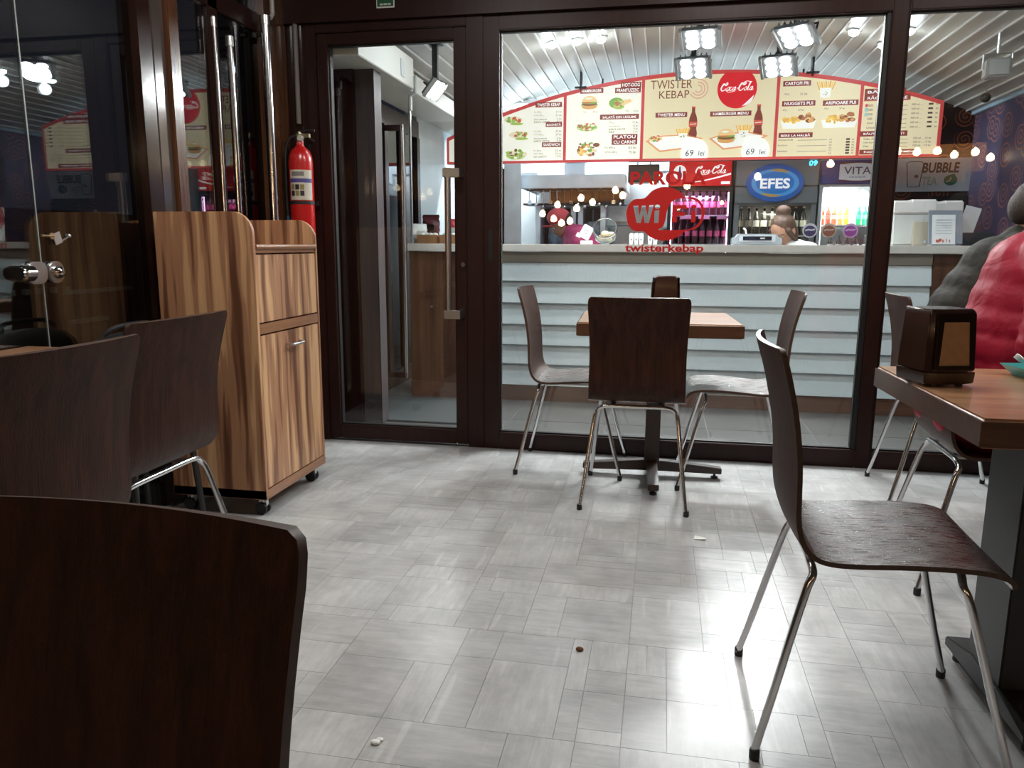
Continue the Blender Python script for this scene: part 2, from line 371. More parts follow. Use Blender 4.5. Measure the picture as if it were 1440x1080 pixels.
def arc(cx, cz, rx, rz_, a0, a1, n=16):
    return [(cx + rx*math.cos(R(a0+(a1-a0)*i/n)), cz + rz_*math.sin(R(a0+(a1-a0)*i/n))) for i in range(n+1)]
def rrect(x0, x1, z0, z1, r, n=5):
    return arc(x1-r, z1-r, r, r, 0, 90, n)+arc(x0+r, z1-r, r, r, 90, 180, n)+arc(x0+r, z0+r, r, r, 180, 270, n)+arc(x1-r, z0+r, r, r, 270, 360, n)
_font_cache = {}
def text_pts(string, bold=0.0):
    key = (string, bold)
    if key not in _font_cache:
        cu = bpy.data.curves.new('t', 'FONT'); cu.body = string; cu.size = 1.0; cu.resolution_u = 3; cu.offset = bold
        cu.align_x = 'CENTER'
        ob = bpy.data.objects.new('t', cu); COL.objects.link(ob)
        dg = bpy.context.evaluated_depsgraph_get(); me = bpy.data.meshes.new_from_object(ob.evaluated_get(dg))
        vs = [tuple(v.co) for v in me.vertices]; fs = [tuple(p.vertices) for p in me.polygons]
        bpy.data.objects.remove(ob); bpy.data.curves.remove(cu); bpy.data.meshes.remove(me)
        xs = [v[0] for v in vs]; ys = [v[1] for v in vs]
        _font_cache[key] = (vs, fs, min(xs), max(xs), min(ys), max(ys))
    return _font_cache[key]
def text(mb, string, cx, cz, y, height=None, width=None, bold=0.0, slant=0.0, align='c', mi=0):
    """flat lettering in the xz plane facing -Y, letter box centred on cx, cz"""
    vs, fs, x0, x1, y0, y1 = text_pts(string, bold)
    if width and height: sx, sz = width/(x1-x0), height/(y1-y0)
    elif width: sx = sz = width/(x1-x0)
    else: sx = sz = height/(y1-y0)
    ox = {'c': (x0+x1)/2, 'l': x0, 'r': x1}[align]
    return mb.add([(cx+(v[0]-ox)*sx+slant*(v[1]-y0)*sz, y, cz+(v[1]-(y0+y1)/2)*sz) for v in vs], fs, mi)
def ribbon(mb, pts, wid, y, mi=0):
    """flat brush stroke in the xz plane; pts (x, z) with widths"""
    P = [Vector((p[0], p[1])) for p in pts]; n = len(P); vs = []
    for i, p in enumerate(P):
        t = (P[min(i+1, n-1)]-P[max(i-1, 0)]).normalized(); nn = Vector((-t.y, t.x))
        wd = wid(i/(n-1)) if callable(wid) else wid
        a = p+nn*wd/2; b = p-nn*wd/2; vs += [(a.x, y, a.y), (b.x, y, b.y)]
    return mb.add(vs, [(2*i, 2*i+1, 2*i+3, 2*i+2) for i in range(n-1)], mi)
def disc(mb, cx, cz, rx, rz_, y, n=28, mi=0):
    return mb.add([(x, y, z) for x, z in arc(cx, cz, rx, rz_, 0, 360*(n-1)/n, n-1)], [tuple(range(n))], mi)
def poly(mb, pts, y, mi=0):
    return mb.add([(a, y, b) for a, b in pts], [tuple(range(len(pts)))], mi)
def rect(mb, x0, x1, z0, z1, y, mi=0):
    return poly(mb, [(x0,z0),(x1,z0),(x1,z1),(x0,z1)], y, mi)
def cursive_cola(mb, cx, cz, width, y, slant=0.25, mi=0):
    """two-word flowing script: the round-letter drinks logo"""
    S = []
    def st(pts, w0=.16): S.append((pts, w0))
    st([(1.15,1.75),(1.45,2.05),(1.6,1.7),(1.2,1.4),(.7,1.75),(.3,1.1),(.25,.45),(.6,0),(1.15,.15),(1.55,.6)], .26)
    for ox in (1.75,): st([(ox+.42,.95),(ox+.1,.7),(ox,.3),(ox+.2,0),(ox+.5,.15),(ox+.62,.6),(ox+.42,.95),(ox+.7,.85)], .14)
    st([(3.05,.75),(2.9,.95),(2.6,.75),(2.5,.3),(2.7,0),(3.05,.2),(3.25,.5)], .15)
    st([(3.85,.9),(3.5,.85),(3.3,.35),(3.5,0),(3.8,.3),(3.92,.95),(3.85,.3),(4.0,0),(4.25,.3)], .14)
    st([(4.3,.55),(4.65,.62)], .16)
    st([(5.75,1.75),(6.1,2.1),(6.35,1.8),(5.9,1.45),(5.35,1.85),(4.95,1.1),(4.9,.45),(5.25,0),(5.75,.15),(6.1,.6)], .27)
    st([(6.75,.95),(6.42,.7),(6.32,.3),(6.52,0),(6.82,.15),(6.94,.6),(6.75,.95),(7.02,.85)], .14)
    st([(7.1,.4),(7.5,1.5),(7.55,2.0),(7.35,2.0),(7.25,1.0),(7.25,.3),(7.4,0),(7.65,.3)], .15)
    st([(8.3,.9),(7.95,.85),(7.75,.35),(7.95,0),(8.25,.3),(8.37,.95),(8.3,.3),(8.45,0),(8.75,.35)], .14)
    st([(1.3,.3),(2.2,-.35),(3.2,-.3),(4.1,-.15)], .10)
    st([(5.6,2.0),(6.4,2.35),(7.3,2.2),(7.9,2.15)], .12)
    k = width/8.9
    for pts, w0 in S:
        q = [(cx+(p.x-4.4+slant*p.y)*k, cz+(p.y-1.0)*k) for p in catmull([(a, b, 0) for a, b in pts], 6)]
        ribbon(mb, q, lambda t, w0=w0: k*w0*(0.55+0.9*math.sin(PI*t)), y, mi)
    return mb

# ================================================================== STRUCTURE
# ---- floor of the dining hall: printed parquet pieces over a slab
fl = struct('floor', MB().box(-3.0, 4.2, -4.6, 4.02, -0.08, -0.0035), mat('floor_joint', (0.30, 0.297, 0.29), 0.6))
tiles = []
def split(x, y, wd, h):
    """irregular patchwork: cut blocks on a 5 cm grid until they are hand-sized"""
    nx, ny = round(wd/.05), round(h/.05)
    if (nx*ny <= 24 and random.random() < .55 and max(nx, ny) <= 7) or nx*ny <= 6:
        tiles.append((x, y, round(nx*.05, 3), round(ny*.05, 3))); return
    if nx > ny or (nx == ny and random.random() < .5):
        k = random.randint(max(1, nx//3), nx-max(1, nx//3)); split(x, y, k*.05, h); split(x+k*.05, y, wd-k*.05, h)
    else:
        k = random.randint(max(1, ny//3), ny-max(1, ny//3)); split(x, y, wd, k*.05); split(x, y+k*.05, wd, h-k*.05)
for iy in range(7):
    for ix in range(5): split(-2.0+1.2*ix, 3.93-1.2*(iy+1), 1.2, 1.2)
def vis(t):
    x, y = t[0]+t[2]/2, t[1]+t[3]/2
    if y < 1.1 or y > 3.95: return 1e9
    a = math.degrees(math.atan2(x, y))+10.9
    if a < -21 or a > 34: return 1e9 if a > 36 or a < -24 else 50+y
    return y - 0.2*t[2]
tiles.sort(key=vis)
_tm = {}
def tile_mb(mb, x, y, wd, h, t=0.0035, g=0.0005):
    return mb.add([(x+g,y+g,-t),(x+wd-g,y+g,-t),(x+wd-g,y+h-g,-t),(x+g,y+h-g,-t),(x+g,y+g,0),(x+wd-g,y+g,0),(x+wd-g,y+h-g,0),(x+g,y+h-g,0)],
                  [(4,5,6,7),(0,1,5,4),(1,2,6,5),(2,3,7,6),(3,0,4,7)])
for x, y, wd, h in tiles[:300]:
    if (wd, h) not in _tm: _tm[(wd, h)] = tile_mb(MB(), 0, 0, wd, h).mesh('floor_tile', FLOOR)
    o = link('floor_tile', _tm[(wd, h)], fl); o.location = (x, y, 0)
rest = MB()
for x, y, wd, h in tiles[300:]: tile_mb(rest, x, y, wd, h)
o = rest.obj('floor_tile_field', FLOOR, fl); o['kind'] = 'stuff'

# ---- floor of the snack bar: large grey tiles
BT = mat('bar_floor_tile', (0.075, 0.072, 0.068), 0.42, var=0.16, vscale=5)
flb = struct('floor', MB().box(-2.1, 2.7, 4.02, 8.2, -0.08, -0.003), mat('pale_grout', (0.17, 0.165, 0.155), 0.7))
bt_me = MB().box(0.003, 0.597, 0.003, 0.597, -0.003, 0.0).mesh('floor_tile', BT)
for i in range(8):
    for j in range(7):
        o = link('floor_tile', bt_me, flb); o.location = (-2.1+0.6*i, 4.03+0.6*j-0.0, 0)

# ---- shell of the dining hall
CEIL_D = wood('dark_ceiling_board', (0.012, 0.006, 0.004), (0.03, 0.014, 0.009), axis=1, rough=0.5)
WALL_D = wood('dark_wall_panelling', (0.02, 0.008, 0.005), (0.05, 0.022, 0.012), axis=2, rough=0.4)
struct('ceiling', MB().box(-2.05, 4.2, -4.6, 3.93, 2.75, 2.82), CEIL_D)
struct('wall_right', MB().box(4.1, 4.2, -4.5, 4.02, 0, 2.75), WALL_D)
struct('wall_back', MB().box(-2.05, 4.2, -4.6, -4.5, 0, 2.75), WALL_D)
wf = struct('wall_front', MB().box(-2.06, 4.2, 3.90, 4.02, 2.19, 2.75), FRAME)
struct('trim_1', MB().box(-2.06, -1.853, 3.93, 4.02, 0, 2.19), FRAME, bevel=.002)
for x in (-1.985, -1.93, -1.88): MB().box(x, x+0.012, 3.921, 3.9305, 0.0, 2.19).obj('moulding', FRAME_V, bpy.data.objects['trim_1'], bevel=.002)
MB().tube([(-1.897, 3.915, 1.70), (-1.897, 3.915, 2.19)], .013, 10).obj('conduit', mat('grey_conduit', (0.16, 0.14, 0.135), .4), bpy.data.objects['trim_1'], smooth=True)

# ---- glazed front: door, big window, right window
YF, YB = 3.93, 4.01
def frame_bar(name, x0, x1, z0, z1, parent, y0=YF, y1=YB, m=None, bv=.004): return MB().box(x0, x1, y0, y1, z0, z1).obj(name, m or FRAME, parent, bevel=bv)
GASK = mat('black_gasket', (0.006, 0.006, 0.006), 0.5)
def pane(x0, x1, z0, z1, parent, m=GL, yc=3.97):
    MB().box(x0-.01, x1+.01, yc-.004, yc+.004, z0-.01, z1+.01).obj('pane', m, parent)
    g = MB()
    for a in ((x0, x0+.007, z0, z1), (x1-.007, x1, z0, z1), (x0, x1, z0, z0+.007), (x0, x1, z1-.007, z1)): g.box(a[0], a[1], yc-.014, yc+.014, a[2], a[3])
    g.obj('gasket', GASK, parent)
d1 = empty_struct('door_1', (0, 0, 0))
frame_bar('jamb', -1.853, -1.795, 0, 2.19, d1, 3.925); frame_bar('jamb', -0.995, -0.908, 0, 2.19, d1, 3.925)
frame_bar('head', -1.795, -0.995, 2.145, 2.19, d1, 3.925)
frame_bar('stile', -1.793, -1.735, 0.012, 2.143, d1, 3.935); frame_bar('stile', -1.062, -0.997, 0.012, 2.143, d1, 3.935)
frame_bar('rail', -1.735, -1.062, 0.012, 0.088, d1, 3.935); frame_bar('rail', -1.735, -1.062, 2.088, 2.143, d1, 3.935)
pane(-1.735, -1.062, 0.088, 2.088, d1)
hd = MB().tube([(-1.075, 3.845, .72), (-1.075, 3.845, 1.46)], .0165, 18).obj('pull_handle', STEEL, d1, smooth=True)
MB().tube([(-1.075, 4.085, .72), (-1.075, 4.085, 1.46)], .0165, 18).obj('pull_handle', STEEL, d1, smooth=True)
for z in (.725, 1.435):
    MB().box(-1.097, -1.01, 3.825, 3.866, z-.022, z+.022).box(-1.037, -1.01, 3.86, 3.936, z-.022, z+.022).obj('bracket', STEEL, hd, bevel=.003)
MB().lathe([(.012,0),(.012,.012)], 14, M=Matrix.Rotation(PI/2, 4, 'X'), c=(-1.018, 3.936, .979)).box(-1.021,-1.015,3.918,3.925,.966,.992).obj('lock_cylinder', mat('lock_metal', (.25,.22,.2), .3, metal=1), d1, smooth=True)
w1 = empty_struct('window_1')
frame_bar('stile', -0.908, -0.828, 0, 2.19, w1); frame_bar('stile', 0.972, 1.038, 0, 2.19, w1)
frame_bar('rail', -0.828, 0.972, 0, 0.088, w1); frame_bar('rail', -0.828, 0.972, 2.118, 2.19, w1)
frame_bar('glazing_bead', 0.953, 0.972, 0.088, 2.118, w1, 3.945, 3.965, GASK, .002)
pane(-0.828, 0.955, 0.088, 2.118, w1)
MB().box(-0.884, -0.862, 3.9285, 3.9315, 1.0, 1.16).obj('recessed_pull', GASK, w1, bevel=.001)
w2 = empty_struct('window_2')
frame_bar('stile', 1.04, 1.047, 0, 2.19, w2); frame_bar('stile', 2.60, 2.70, 0, 2.19, w2)
frame_bar('rail', 1.047, 2.60, 0, 0.088, w2); frame_bar('rail', 1.047, 2.60, 2.118, 2.19, w2)
pane(1.047, 2.60, 0.088, 2.118, w2)
struct('wall_front', MB().box(2.70, 4.2, 3.93, 4.02, 0, 2.19), FRAME)

# ---- left side of the dining hall: frameless glass and posts (plane x = -2)
wl = empty_struct('wall_left')
MB().box(-2.006, -1.996, -4.5, 2.205, 0.0, 2.75).obj('pane', GLS, wl)
MB().box(-2.006, -1.996, 2.211, 2.745, 0.0, 2.75).obj('pane', GLS, wl)
MB().box(-2.006, -1.996, 2.995, 3.262, 0.0, 2.75).obj('pane', GLS, wl)
MB().box(-2.006, -1.996, 3.34, 3.70, 0.0, 2.75).obj('pane', glass('smoked_glass', (.25,.24,.24)), wl)
MB().box(-2.004, -1.998, 2.205, 2.211, 0.0, 2.75).obj('glass_joint', mat('frosted_edge', (.30,.33,.32), .3), wl)
MB().box(-2.05, -1.965, 2.745, 2.83, 0, 2.75).obj('post', FRAME_V, wl, bevel=.004)
MB().box(-2.04, -1.985, 2.83, 2.845, 0, 2.75).obj('post', POST_W, wl, bevel=.003)
MB().box(-2.05, -1.975, 2.845, 2.925, 0, 2.75).obj('post', mat('post_grey_reflection', (.07,.055,.05), .12, coat=.8), wl, bevel=.004)  # light reflected on the varnished post, put into a grey base colour
MB().box(-2.06, -1.955, 2.925, 2.995, 0, 2.75).obj('post', POST_W, wl, bevel=.004)
MB().box(-2.05, -1.985, 3.262, 3.34, 0, 2.75).obj('post', FRAME, wl, bevel=.004)
MB().box(-2.06, -1.955, 3.70, 3.925, 0, 2.75).obj('post', POST_W, wl, bevel=.004)
MB().box(-2.02, -1.985, 2.995, 3.70, 2.10, 2.19).obj('rail', FRAME, wl, bevel=.003)
for i, (yy, x, r, zt) in enumerate(((3.285, -1.975, .010, 2.04), (3.375, -1.955, .014, 1.98), (3.655, -1.925, .021, 2.14))):
    pl = MB().tube([(x, yy, .15), (x, yy, zt)], r, 16).obj('chrome_pole', CHROME, wl, smooth=True)
    for z in (.3, zt-.06): MB().tube([(x-.045, yy, z), (x, yy, z)], r*.7, 10).obj('bracket', CHROME, pl, smooth=True)
    MB().lathe([(r*1.25, zt-.02), (r*1.25, zt+.02), (r*.6, zt+.026)], 16, c=(x, yy, 0)).obj('end_cap', STEEL, pl, smooth=True)
MB().tube([(-1.925, 3.655, 2.15), (-1.925, 3.71, 2.165), (-1.925, 3.735, 2.19), (-1.925, 3.735, 2.3)], .011, 10).obj('conduit', mat('white_conduit', (.45,.44,.42), .4), wl, smooth=True)
# night terrace behind the left glass: low panelled parapet, dark ground
tp = struct('wall_outside', MB().box(-2.72, -2.62, -4.0, 4.0, 0, 1.222), wood('parapet_boards', (.012,.006,.004), (.03,.014,.008), axis=1, rough=.5))
for yy0, yy1, z in ((3.0, 3.44, .862), (3.02, 3.26, .728)): MB().box(-2.625, -2.60, yy0, yy1, z-.009, z+.009).obj('metal_strip', mat('grey_strip', (.16,.17,.16), .4), tp, bevel=.002)
for i in range(5): MB().box(-2.625, -2.60, 2.70+i*.075, 2.725+i*.075, .865, .89).obj('metal_stud', MATS['grey_strip'], tp, bevel=.002)
struct('ground_outside', MB().box(-6.0, -2.0, -5.0, 8.2, -.08, -.002), mat('night_paving', (.03,.03,.032), .6, var=.3, vscale=4))

# ---- snack bar shell
WB = mat('bar_white_wall', (0.62, 0.66, 0.68), 0.4, var=.05, vscale=3)
SW_B = swirl_mat('swirl_paper_brown', (0.028, 0.010, 0.007), (0.30, 0.075, 0.022), 5.2)
SW_LIT = swirl_mat('swirl_paper_violet_lit', (0.075, 0.062, 0.115), (0.30, 0.125, 0.10), 4.2)  # brown paper; the bluish light on it is painted in as violet base
struct('wall_back', MB().box(-2.1, 1.76, 7.9, 8.0, 0, 2.9), WB)
struct('wall_back', MB().box(1.76, 2.75, 7.55, 7.65, 0, 2.9), SW_B)
struct('wall_right', MB().box(2.60, 2.70, 4.02, 7.55, 0, 2.38), SW_LIT)
struct('trim_2', MB().box(2.565, 2.602, 4.02, 7.55, 2.20, 2.25), mat('pale_blue_trim', (.45,.60,.70), .35), bevel=.004)
struct('wall_left', MB().box(-2.10, -2.0, 6.25, 8.0, 0, 2.6), WB)
wl2 = empty_struct('wall_left')
MB().box(-2.02, -1.985, 4.02, 6.25, 0, .12).obj('base_rail', FRAME, wl2, bevel=.003)
MB().box(-2.02, -1.985, 4.02, 6.25, 1.93, 2.06).obj('head_rail', FRAME, wl2, bevel=.003)
for yy in (4.02, 4.62, 4.86, 5.10, 5.42, 5.80, 6.17): MB().box(-2.03, -1.975, yy, yy+.075, 0.12, 1.93).obj('post', FRAME, wl2, bevel=.003)
MB().box(-2.01, -2.0, 4.05, 6.2, .12, 1.93).obj('pane', glass('dark_side_glass', (.10,.11,.12)), wl2)
MB().box(-2.02, -1.60, 4.02, 4.95, 2.055, 2.24).obj('cream_bulkhead', mat('cream_board', (.62,.60,.53), .45), wl2, bevel=.004)
MB().box(-2.02, -1.70, 4.95, 7.9, 2.10, 2.22).obj('cream_bulkhead', MATS['cream_board'], wl2, bevel=.004)
MB().box(-1.602, -1.596, 4.70, 4.76, 2.09, 2.19).obj('vent_plate', mat('vent_plate', (.5,.52,.5), .4), wl2, bevel=.001)
MB().tube([(-1.63, 4.965, 1.93), (-1.63, 4.965, 2.02), (-1.595, 4.955, 2.04), (-1.59, 4.955, 2.14)], .012, 10).obj('conduit', mat('cream_conduit', (.5,.5,.47), .4), wl2, smooth=True)
struct('trim_3', MB().box(-1.90, -1.755, 4.32, 4.46, 0, 2.06).box(-1.755, -1.640, 4.34, 4.46, 0, 2.06, 1), [FRAME, mat('mauve_lit_face', (.075,.062,.064), .35)], bevel=.004)  # brown column; its lit face is painted as a separate mauve strip
# vaulted ceiling of narrow boards, each with a raised lip
VR, VX, VZ = 5.9, 0.35, 2.66 - 5.9
CB = mat('ceiling_board', (0.38, 0.36, 0.32), 0.30, var=.06, vscale=6, spec=.5)
ce = empty_struct('ceiling')
nst = 46; dth = (2*math.asin(2.38/VR))/nst; sw_ = VR*dth
stp = MB().prism([(-sw_/2+.0005, 0), (sw_/2-.014, 0), (sw_/2-.012, -.014), (sw_/2-.003, -.014), (sw_/2-.0005, .0), (sw_/2-.0005, .02), (-sw_/2+.0005, .02)], 4.02, 7.9, 'xz').prism([(sw_/2-.0130, -.0150), (sw_/2-.0020, -.0150), (sw_/2-.0020, -.0060), (sw_/2-.0130, -.0060)], 4.02, 7.9, 'xz', 1).mesh('ceiling_board', [CB, mat('ceiling_lip', (.90,.90,.88), .25)])
for i in range(nst):
    th = -math.asin(2.38/VR) + dth*(i+.5)
    o = link('ceiling_board', stp, ce); o.location = (VX+VR*math.sin(th), 0, VZ+VR*math.cos(th)); o.rotation_euler = (0, th, 0)
struct('ceiling', MB().prism([(VX+(VR+.03)*math.sin(t), VZ+(VR+.03)*math.cos(t)) for t in [-.412+.824*i/24 for i in range(25)]] + [(2.75, 2.95), (-2.1, 2.95)], 4.02, 7.9, 'xz'), mat('dark_void', (.12,.12,.12), .8))

# ================================================================== LAMPS
def ceiling_lamp(x, y, z, power, label, col, group, r=.045, tilt=0.0, glow=14.0, bare=False):
    t = thing('ceiling_lamp', label, 'lamp', (x, y, z), 0, group)
    rg = MB().lathe([(r*1.3, .004), (r*1.3, -.006), (r*1.05, -.010), (r*1.0, .004)], 24).obj('ring', STEEL, t, smooth=True)
    bl = MB().lathe([(r, .002), (r*.98, -.012), (r*.7, -.030), (0.001, -.040)], 20).obj('bulb', emissive('lamp_glow_%d_%d' % (int(col[2]*100), int(glow)), col, glow), t, smooth=True)
    if tilt: t.rotation_euler = (0, tilt, 0)
    if bare: light('POINT', 'lamp_light', (x, y, z-.09), power*.35, col, .05)
    if True: light('AREA', 'lamp_light', (x, y, z-.02), power, col, r*2, target=(x, y, 0))
    return t
def vz(x): return VZ + math.sqrt(VR*VR-(x-VX)**2)
COOL = (0.82, 0.925, 1.0)
for i, (x, y, lb) in enumerate(((-0.85, 5.90, 'leftmost small round lamp in the boarded vault'), (-0.68, 5.98, 'small round vault lamp, second from the left'),
        (-0.51, 6.06, 'small round vault lamp, third from the left'), (1.27, 6.14, 'small round vault lamp right of the flood lamps'),
        (1.53, 6.36, 'small round vault lamp just left of the right mullion'), (1.58, 5.94, 'small round vault lamp seen right of the right mullion'))):
    ceiling_lamp(x, y, vz(x)-.004, W_SPOT*(1.0 if x < 0 else .45), lb, COOL, 'round lamps in the snack bar vault', r=.038, tilt=(x-VX)/VR, glow=30, bare=True)
for x, lb in ((-1.05, 'added unseen downlight above the aisle behind the glass door'), (-0.1, 'added unseen downlight above the aisle left of the flood lamps'), (0.95, 'added unseen downlight above the aisle right of the flood lamps'), (1.9, 'added unseen downlight above the aisle by the violet-lit wall')):
    ceiling_lamp(x, 4.50, vz(x)-.012, 26.0, lb, COOL, 'added aisle downlights before the counter', r=.06, tilt=(x-VX)/VR, glow=15)  # added lamps out of view, put in to brighten the counter slats
def flood(x, y, z, power, label, tx, ty, tz, lit=True, s=1.12):
    t = thing('flood_lamp', label, 'flood lamp', (x, y, z), 0, 'flood lamps under the vault')
    d = (Vector((tx, ty, tz))-Vector((x, y, z))).normalized()
    q = d.to_track_quat('-Z', 'Y').to_euler()
    h = MB().box(-.10*s,.10*s,-.085*s,.085*s,0,.022*s)
    for k in range(6): h.box((-.09+.034*k)*s, (-.084+.034*k)*s, -.08*s, .08*s, .022*s, .05*s)
    h = h.obj('housing', mat('lamp_grey', (.10,.11,.12), .4), t, bevel=.002); h.rotation_euler = q
    for q_ in (-1, 1): MB().box(q_*.110*s-.009*s, q_*.110*s+.009*s, -.085*s, .085*s, -.012*s, .018*s).obj('side_rail', mat('lamp_rail', (.40,.40,.39), .35, metal=.6), h, bevel=.002)
    for a in (-1, 1):
        for b in (-1, 0, 1):
            if lit: MB().ell((a*.045*s, b*.052*s, -.004), (.036*s, .026*s, .012), 14, 6).obj('led', emissive('led_white', (1,.99,.97), 30.0), h, smooth=True)
    MB().tube([(-.11*s,0,.0),(-.11*s,0,.07*s),(.11*s,0,.07*s),(.11*s,0,.0)], .007*s, 8).obj('yoke', DARKST, h)
    zc = vz(x)-z
    if zc > .04: MB().box(-.018,.018,-.018,.018, .03, zc).box(-.05,.05,-.03,.03, zc-.012, zc).obj('drop_bracket', DARKST, t, bevel=.002)
    if lit: light('AREA', 'flood_light', Vector((x, y, z))+d*.03, power, (.96,.98,1.0), .17*s, target=(tx, ty, tz)).data.spread = R(125)
    return t
flood(0.186, 5.40, 2.39, W_FLOOD, 'nearer flood lamp of the left pair above the counter', 0.10, 4.75, 0.9)
flood(0.172, 6.22, 2.385, W_FLOOD, 'flood lamp hanging in front of the kebab lettering on the menu board', 0.0, 5.1, 0.9)
flood(0.775, 5.42, 2.385, W_FLOOD, 'nearer flood lamp of the right pair above the counter', 0.35, 4.75, 0.9)
flood(0.785, 6.24, 2.38, W_FLOOD, 'flood lamp hanging beside the red disc on the menu board', 0.45, 5.15, 0.9)
flood(-1.50, 5.10, 2.075, W_FLOOD*.8, 'flood lamp on the cream bulkhead seen through the glass door', -0.2, 4.9, 0.9, s=.8)
ud = thing('box_projector', 'grey unlit box lamp on the vault above the violet-lit wall', 'lamp', (2.03, 5.62, 2.19), R(-8))
MB().box(-.07,.07,-.06,.06,-.055,.055).obj('housing', mat('lamp_putty', (.34,.33,.30), .4), ud, bevel=.008)
MB().box(-.055,.055,-.067,-.058,-.045,.045).obj('lens_plate', mat('lamp_lens_grey', (.5,.5,.47), .2), ud, bevel=.003)
MB().tube([(-.08,0,0),(-.08,0,.09),(.08,0,.09),(.08,0,0)], .006, 8).tube([(0,0,.09),(0,0,vz(2.03)-2.19)], .01, 8).obj('yoke', STEEL, ud)
c2 = thing('ceiling_camera', 'small dark camera on a bent stalk under the vault by the violet-lit wall', 'camera', (2.33, 6.6, 2.20), 0)
MB().ell((0,0,-.02), (.035,.045,.035), 14, 8).obj('head', DARKST, c2, smooth=True)
MB().tube([(0,0,0),(.0,0,.05),(.03,0,.09),(.03,0,vz(2.36)-2.20)], .006, 8).obj('stalk', STEEL, c2, smooth=True)
WARM = (1.0, 0.965, 0.92)
for x, y, lb in ((0.35, 2.75, 'square light panel of the hall ceiling above the middle table'), (-1.0, 1.95, 'square light panel of the hall ceiling above the left chairs'), (1.75, 2.45, 'square light panel of the hall ceiling above the right table')):
    t = thing('light_panel', lb, 'lamp', (x, y, 2.72), 0, 'light panels in the hall ceiling')
    MB().box(-.30,.30,-.30,.30,.012,.03).box(-.30,-.285,-.30,.30,-.004,.012).box(.285,.30,-.30,.30,-.004,.012).box(-.285,.285,-.30,-.285,-.004,.012).box(-.285,.285,.285,.30,-.004,.012).obj('tray', WHITE, t)
    MB().box(-.285,.285,-.285,.285,.002,.010).obj('diffuser', emissive('panel_glow', WARM, 5.0), t)
    l_ = light('AREA', 'panel_light', (x, y, 2.712), W_HALL*(.55 if x > 1 else 1.1), WARM, .5, target=(x, y, 0)); l_.data.shape = 'SQUARE'; l_.data.size = .56

# added tube lamps, hidden behind the menu board to brighten the kitchen
for x, lb in ((-1.0, 'added unseen tube lamp on the vault behind the left half of the menu board'), (0.75, 'added unseen tube lamp on the vault behind the right half of the menu board')):
    t = thing('added_tube_lamp', lb, 'lamp', (x, 7.45, 2.36), 0, 'added tube lamps behind the menu board')
    MB().box(-.6,.6,-.04,.04,.02,.05).obj('casing', WHITE, t, bevel=.003)
    MB().tube([(-.58,0,0),(.58,0,0)], .014, 12).obj('tube', emissive('tube_white', (.9,.97,1.0), 9.0), t, smooth=True)
    for q_ in (-.4,.4): MB().box(q_-.008,q_+.008,-.008,.008,.05,vz(x+q_)-2.36).obj('hanger', DARKST, t)
    l_ = light('AREA', 'added_tube_light', (x, 7.45, 2.335), 60.0, (.88,.95,1.0), .25, target=(x, 7.3, 0)); l_.data.shape = 'RECTANGLE'; l_.data.size = 1.1; l_.data.size_y = .06

# ================================================================== FURNITURE
def chair_shell():
    prof = [(.212,.418),(.205,.432),(.188,.443),(.15,.450),(.08,.451),(0,.447),(-.07,.441),(-.125,.440),(-.165,.450),(-.195,.478),(-.212,.520),(-.219,.57),(-.223,.63),(-.230,.69),(-.241,.75),(-.256,.81),(-.268,.85),(-.277,.880)]
    hw = [.185,.196,.203,.205,.205,.204,.202,.200,.198,.196,.195,.194,.193,.194,.196,.199,.2005,.194]
    cv = [0,0,0,0,0,.0,.0,0,.004,.009,.014,.018,.02,.021,.022,.023,.024,.024]
    q_ = catmull([(a[0], a[1], 0) for a in prof], 3); prof = [(p.x, p.y) for p in q_]
    q_ = catmull([(a, b, 0) for a, b in zip(hw, cv)], 3); hw = [p.x for p in q_]; cv = [p.y for p in q_]
    hw[-1] = .1895; hw[-2] = .1975; hw[-3] = .2000   # rounded top corners
    n = len(prof); m = 12; th = .0105
    grid = []
    for i, (y, z) in enumerate(prof):
        row = []
        for k in range(m+1):
            u = -1+2*k/m
            a = hw[i]
            dz = 0
            row.append(Vector((u*a, y + cv[i]*u*u, z + dz + (-.006*(1-u*u)*math.sin(PI*min(1, i/24))))))
        grid.append(row)
    def nrm(i, k):
        du = grid[min(i+1,n-1)][k]-grid[max(i-1,0)][k]; dk = grid[i][min(k+1,m)]-grid[i][max(k-1,0)]
        return du.cross(dk).normalized()
    mb = MB(); w_ = m+1
    # front/top side (sitter's side) and back/under side
    A = [g for row in grid for g in row]; Bk = []
    for i in range(n):
        for k in range(w_):
            nn = nrm(i, k)
            Bk.append(grid[i][k] + nn*th)
    return A, Bk, n, w_
def build_shell(name, parent):
    A, Bk, n, w_ = chair_shell()
    mb = MB(); L = len(A)
    ia = lambda i, k: i*w_+k
    seat_rows = 24
    vs = A+Bk; fs = []; mi = []
    for i in range(n-1):
        for k in range(w_-1):
            h = 1 if i < seat_rows else 0
            fs.append((ia(i,k), ia(i,k+1), ia(i+1,k+1), ia(i+1,k))); mi.append(h)
            fs.append((L+ia(i,k), L+ia(i+1,k), L+ia(i+1,k+1), L+ia(i,k+1))); mi.append(h)
    rim = [ia(0,k) for k in range(w_)] + [ia(i,w_-1) for i in range(1,n)] + [ia(n-1,k) for k in range(w_-2,-1,-1)] + [ia(i,0) for i in range(n-2,0,-1)]
    for q in range(len(rim)):
        a, b = rim[q], rim[(q+1) % len(rim)]
        fs.append((a, L+a, L+b, b)); mi.append(2)
    mb.v = [tuple(v) for v in vs]; mb.f = fs; mb.mi = mi
    return mb.obj(name, [CHAIR, CHAIR_H, EDGE], parent, smooth=True, ang=50)
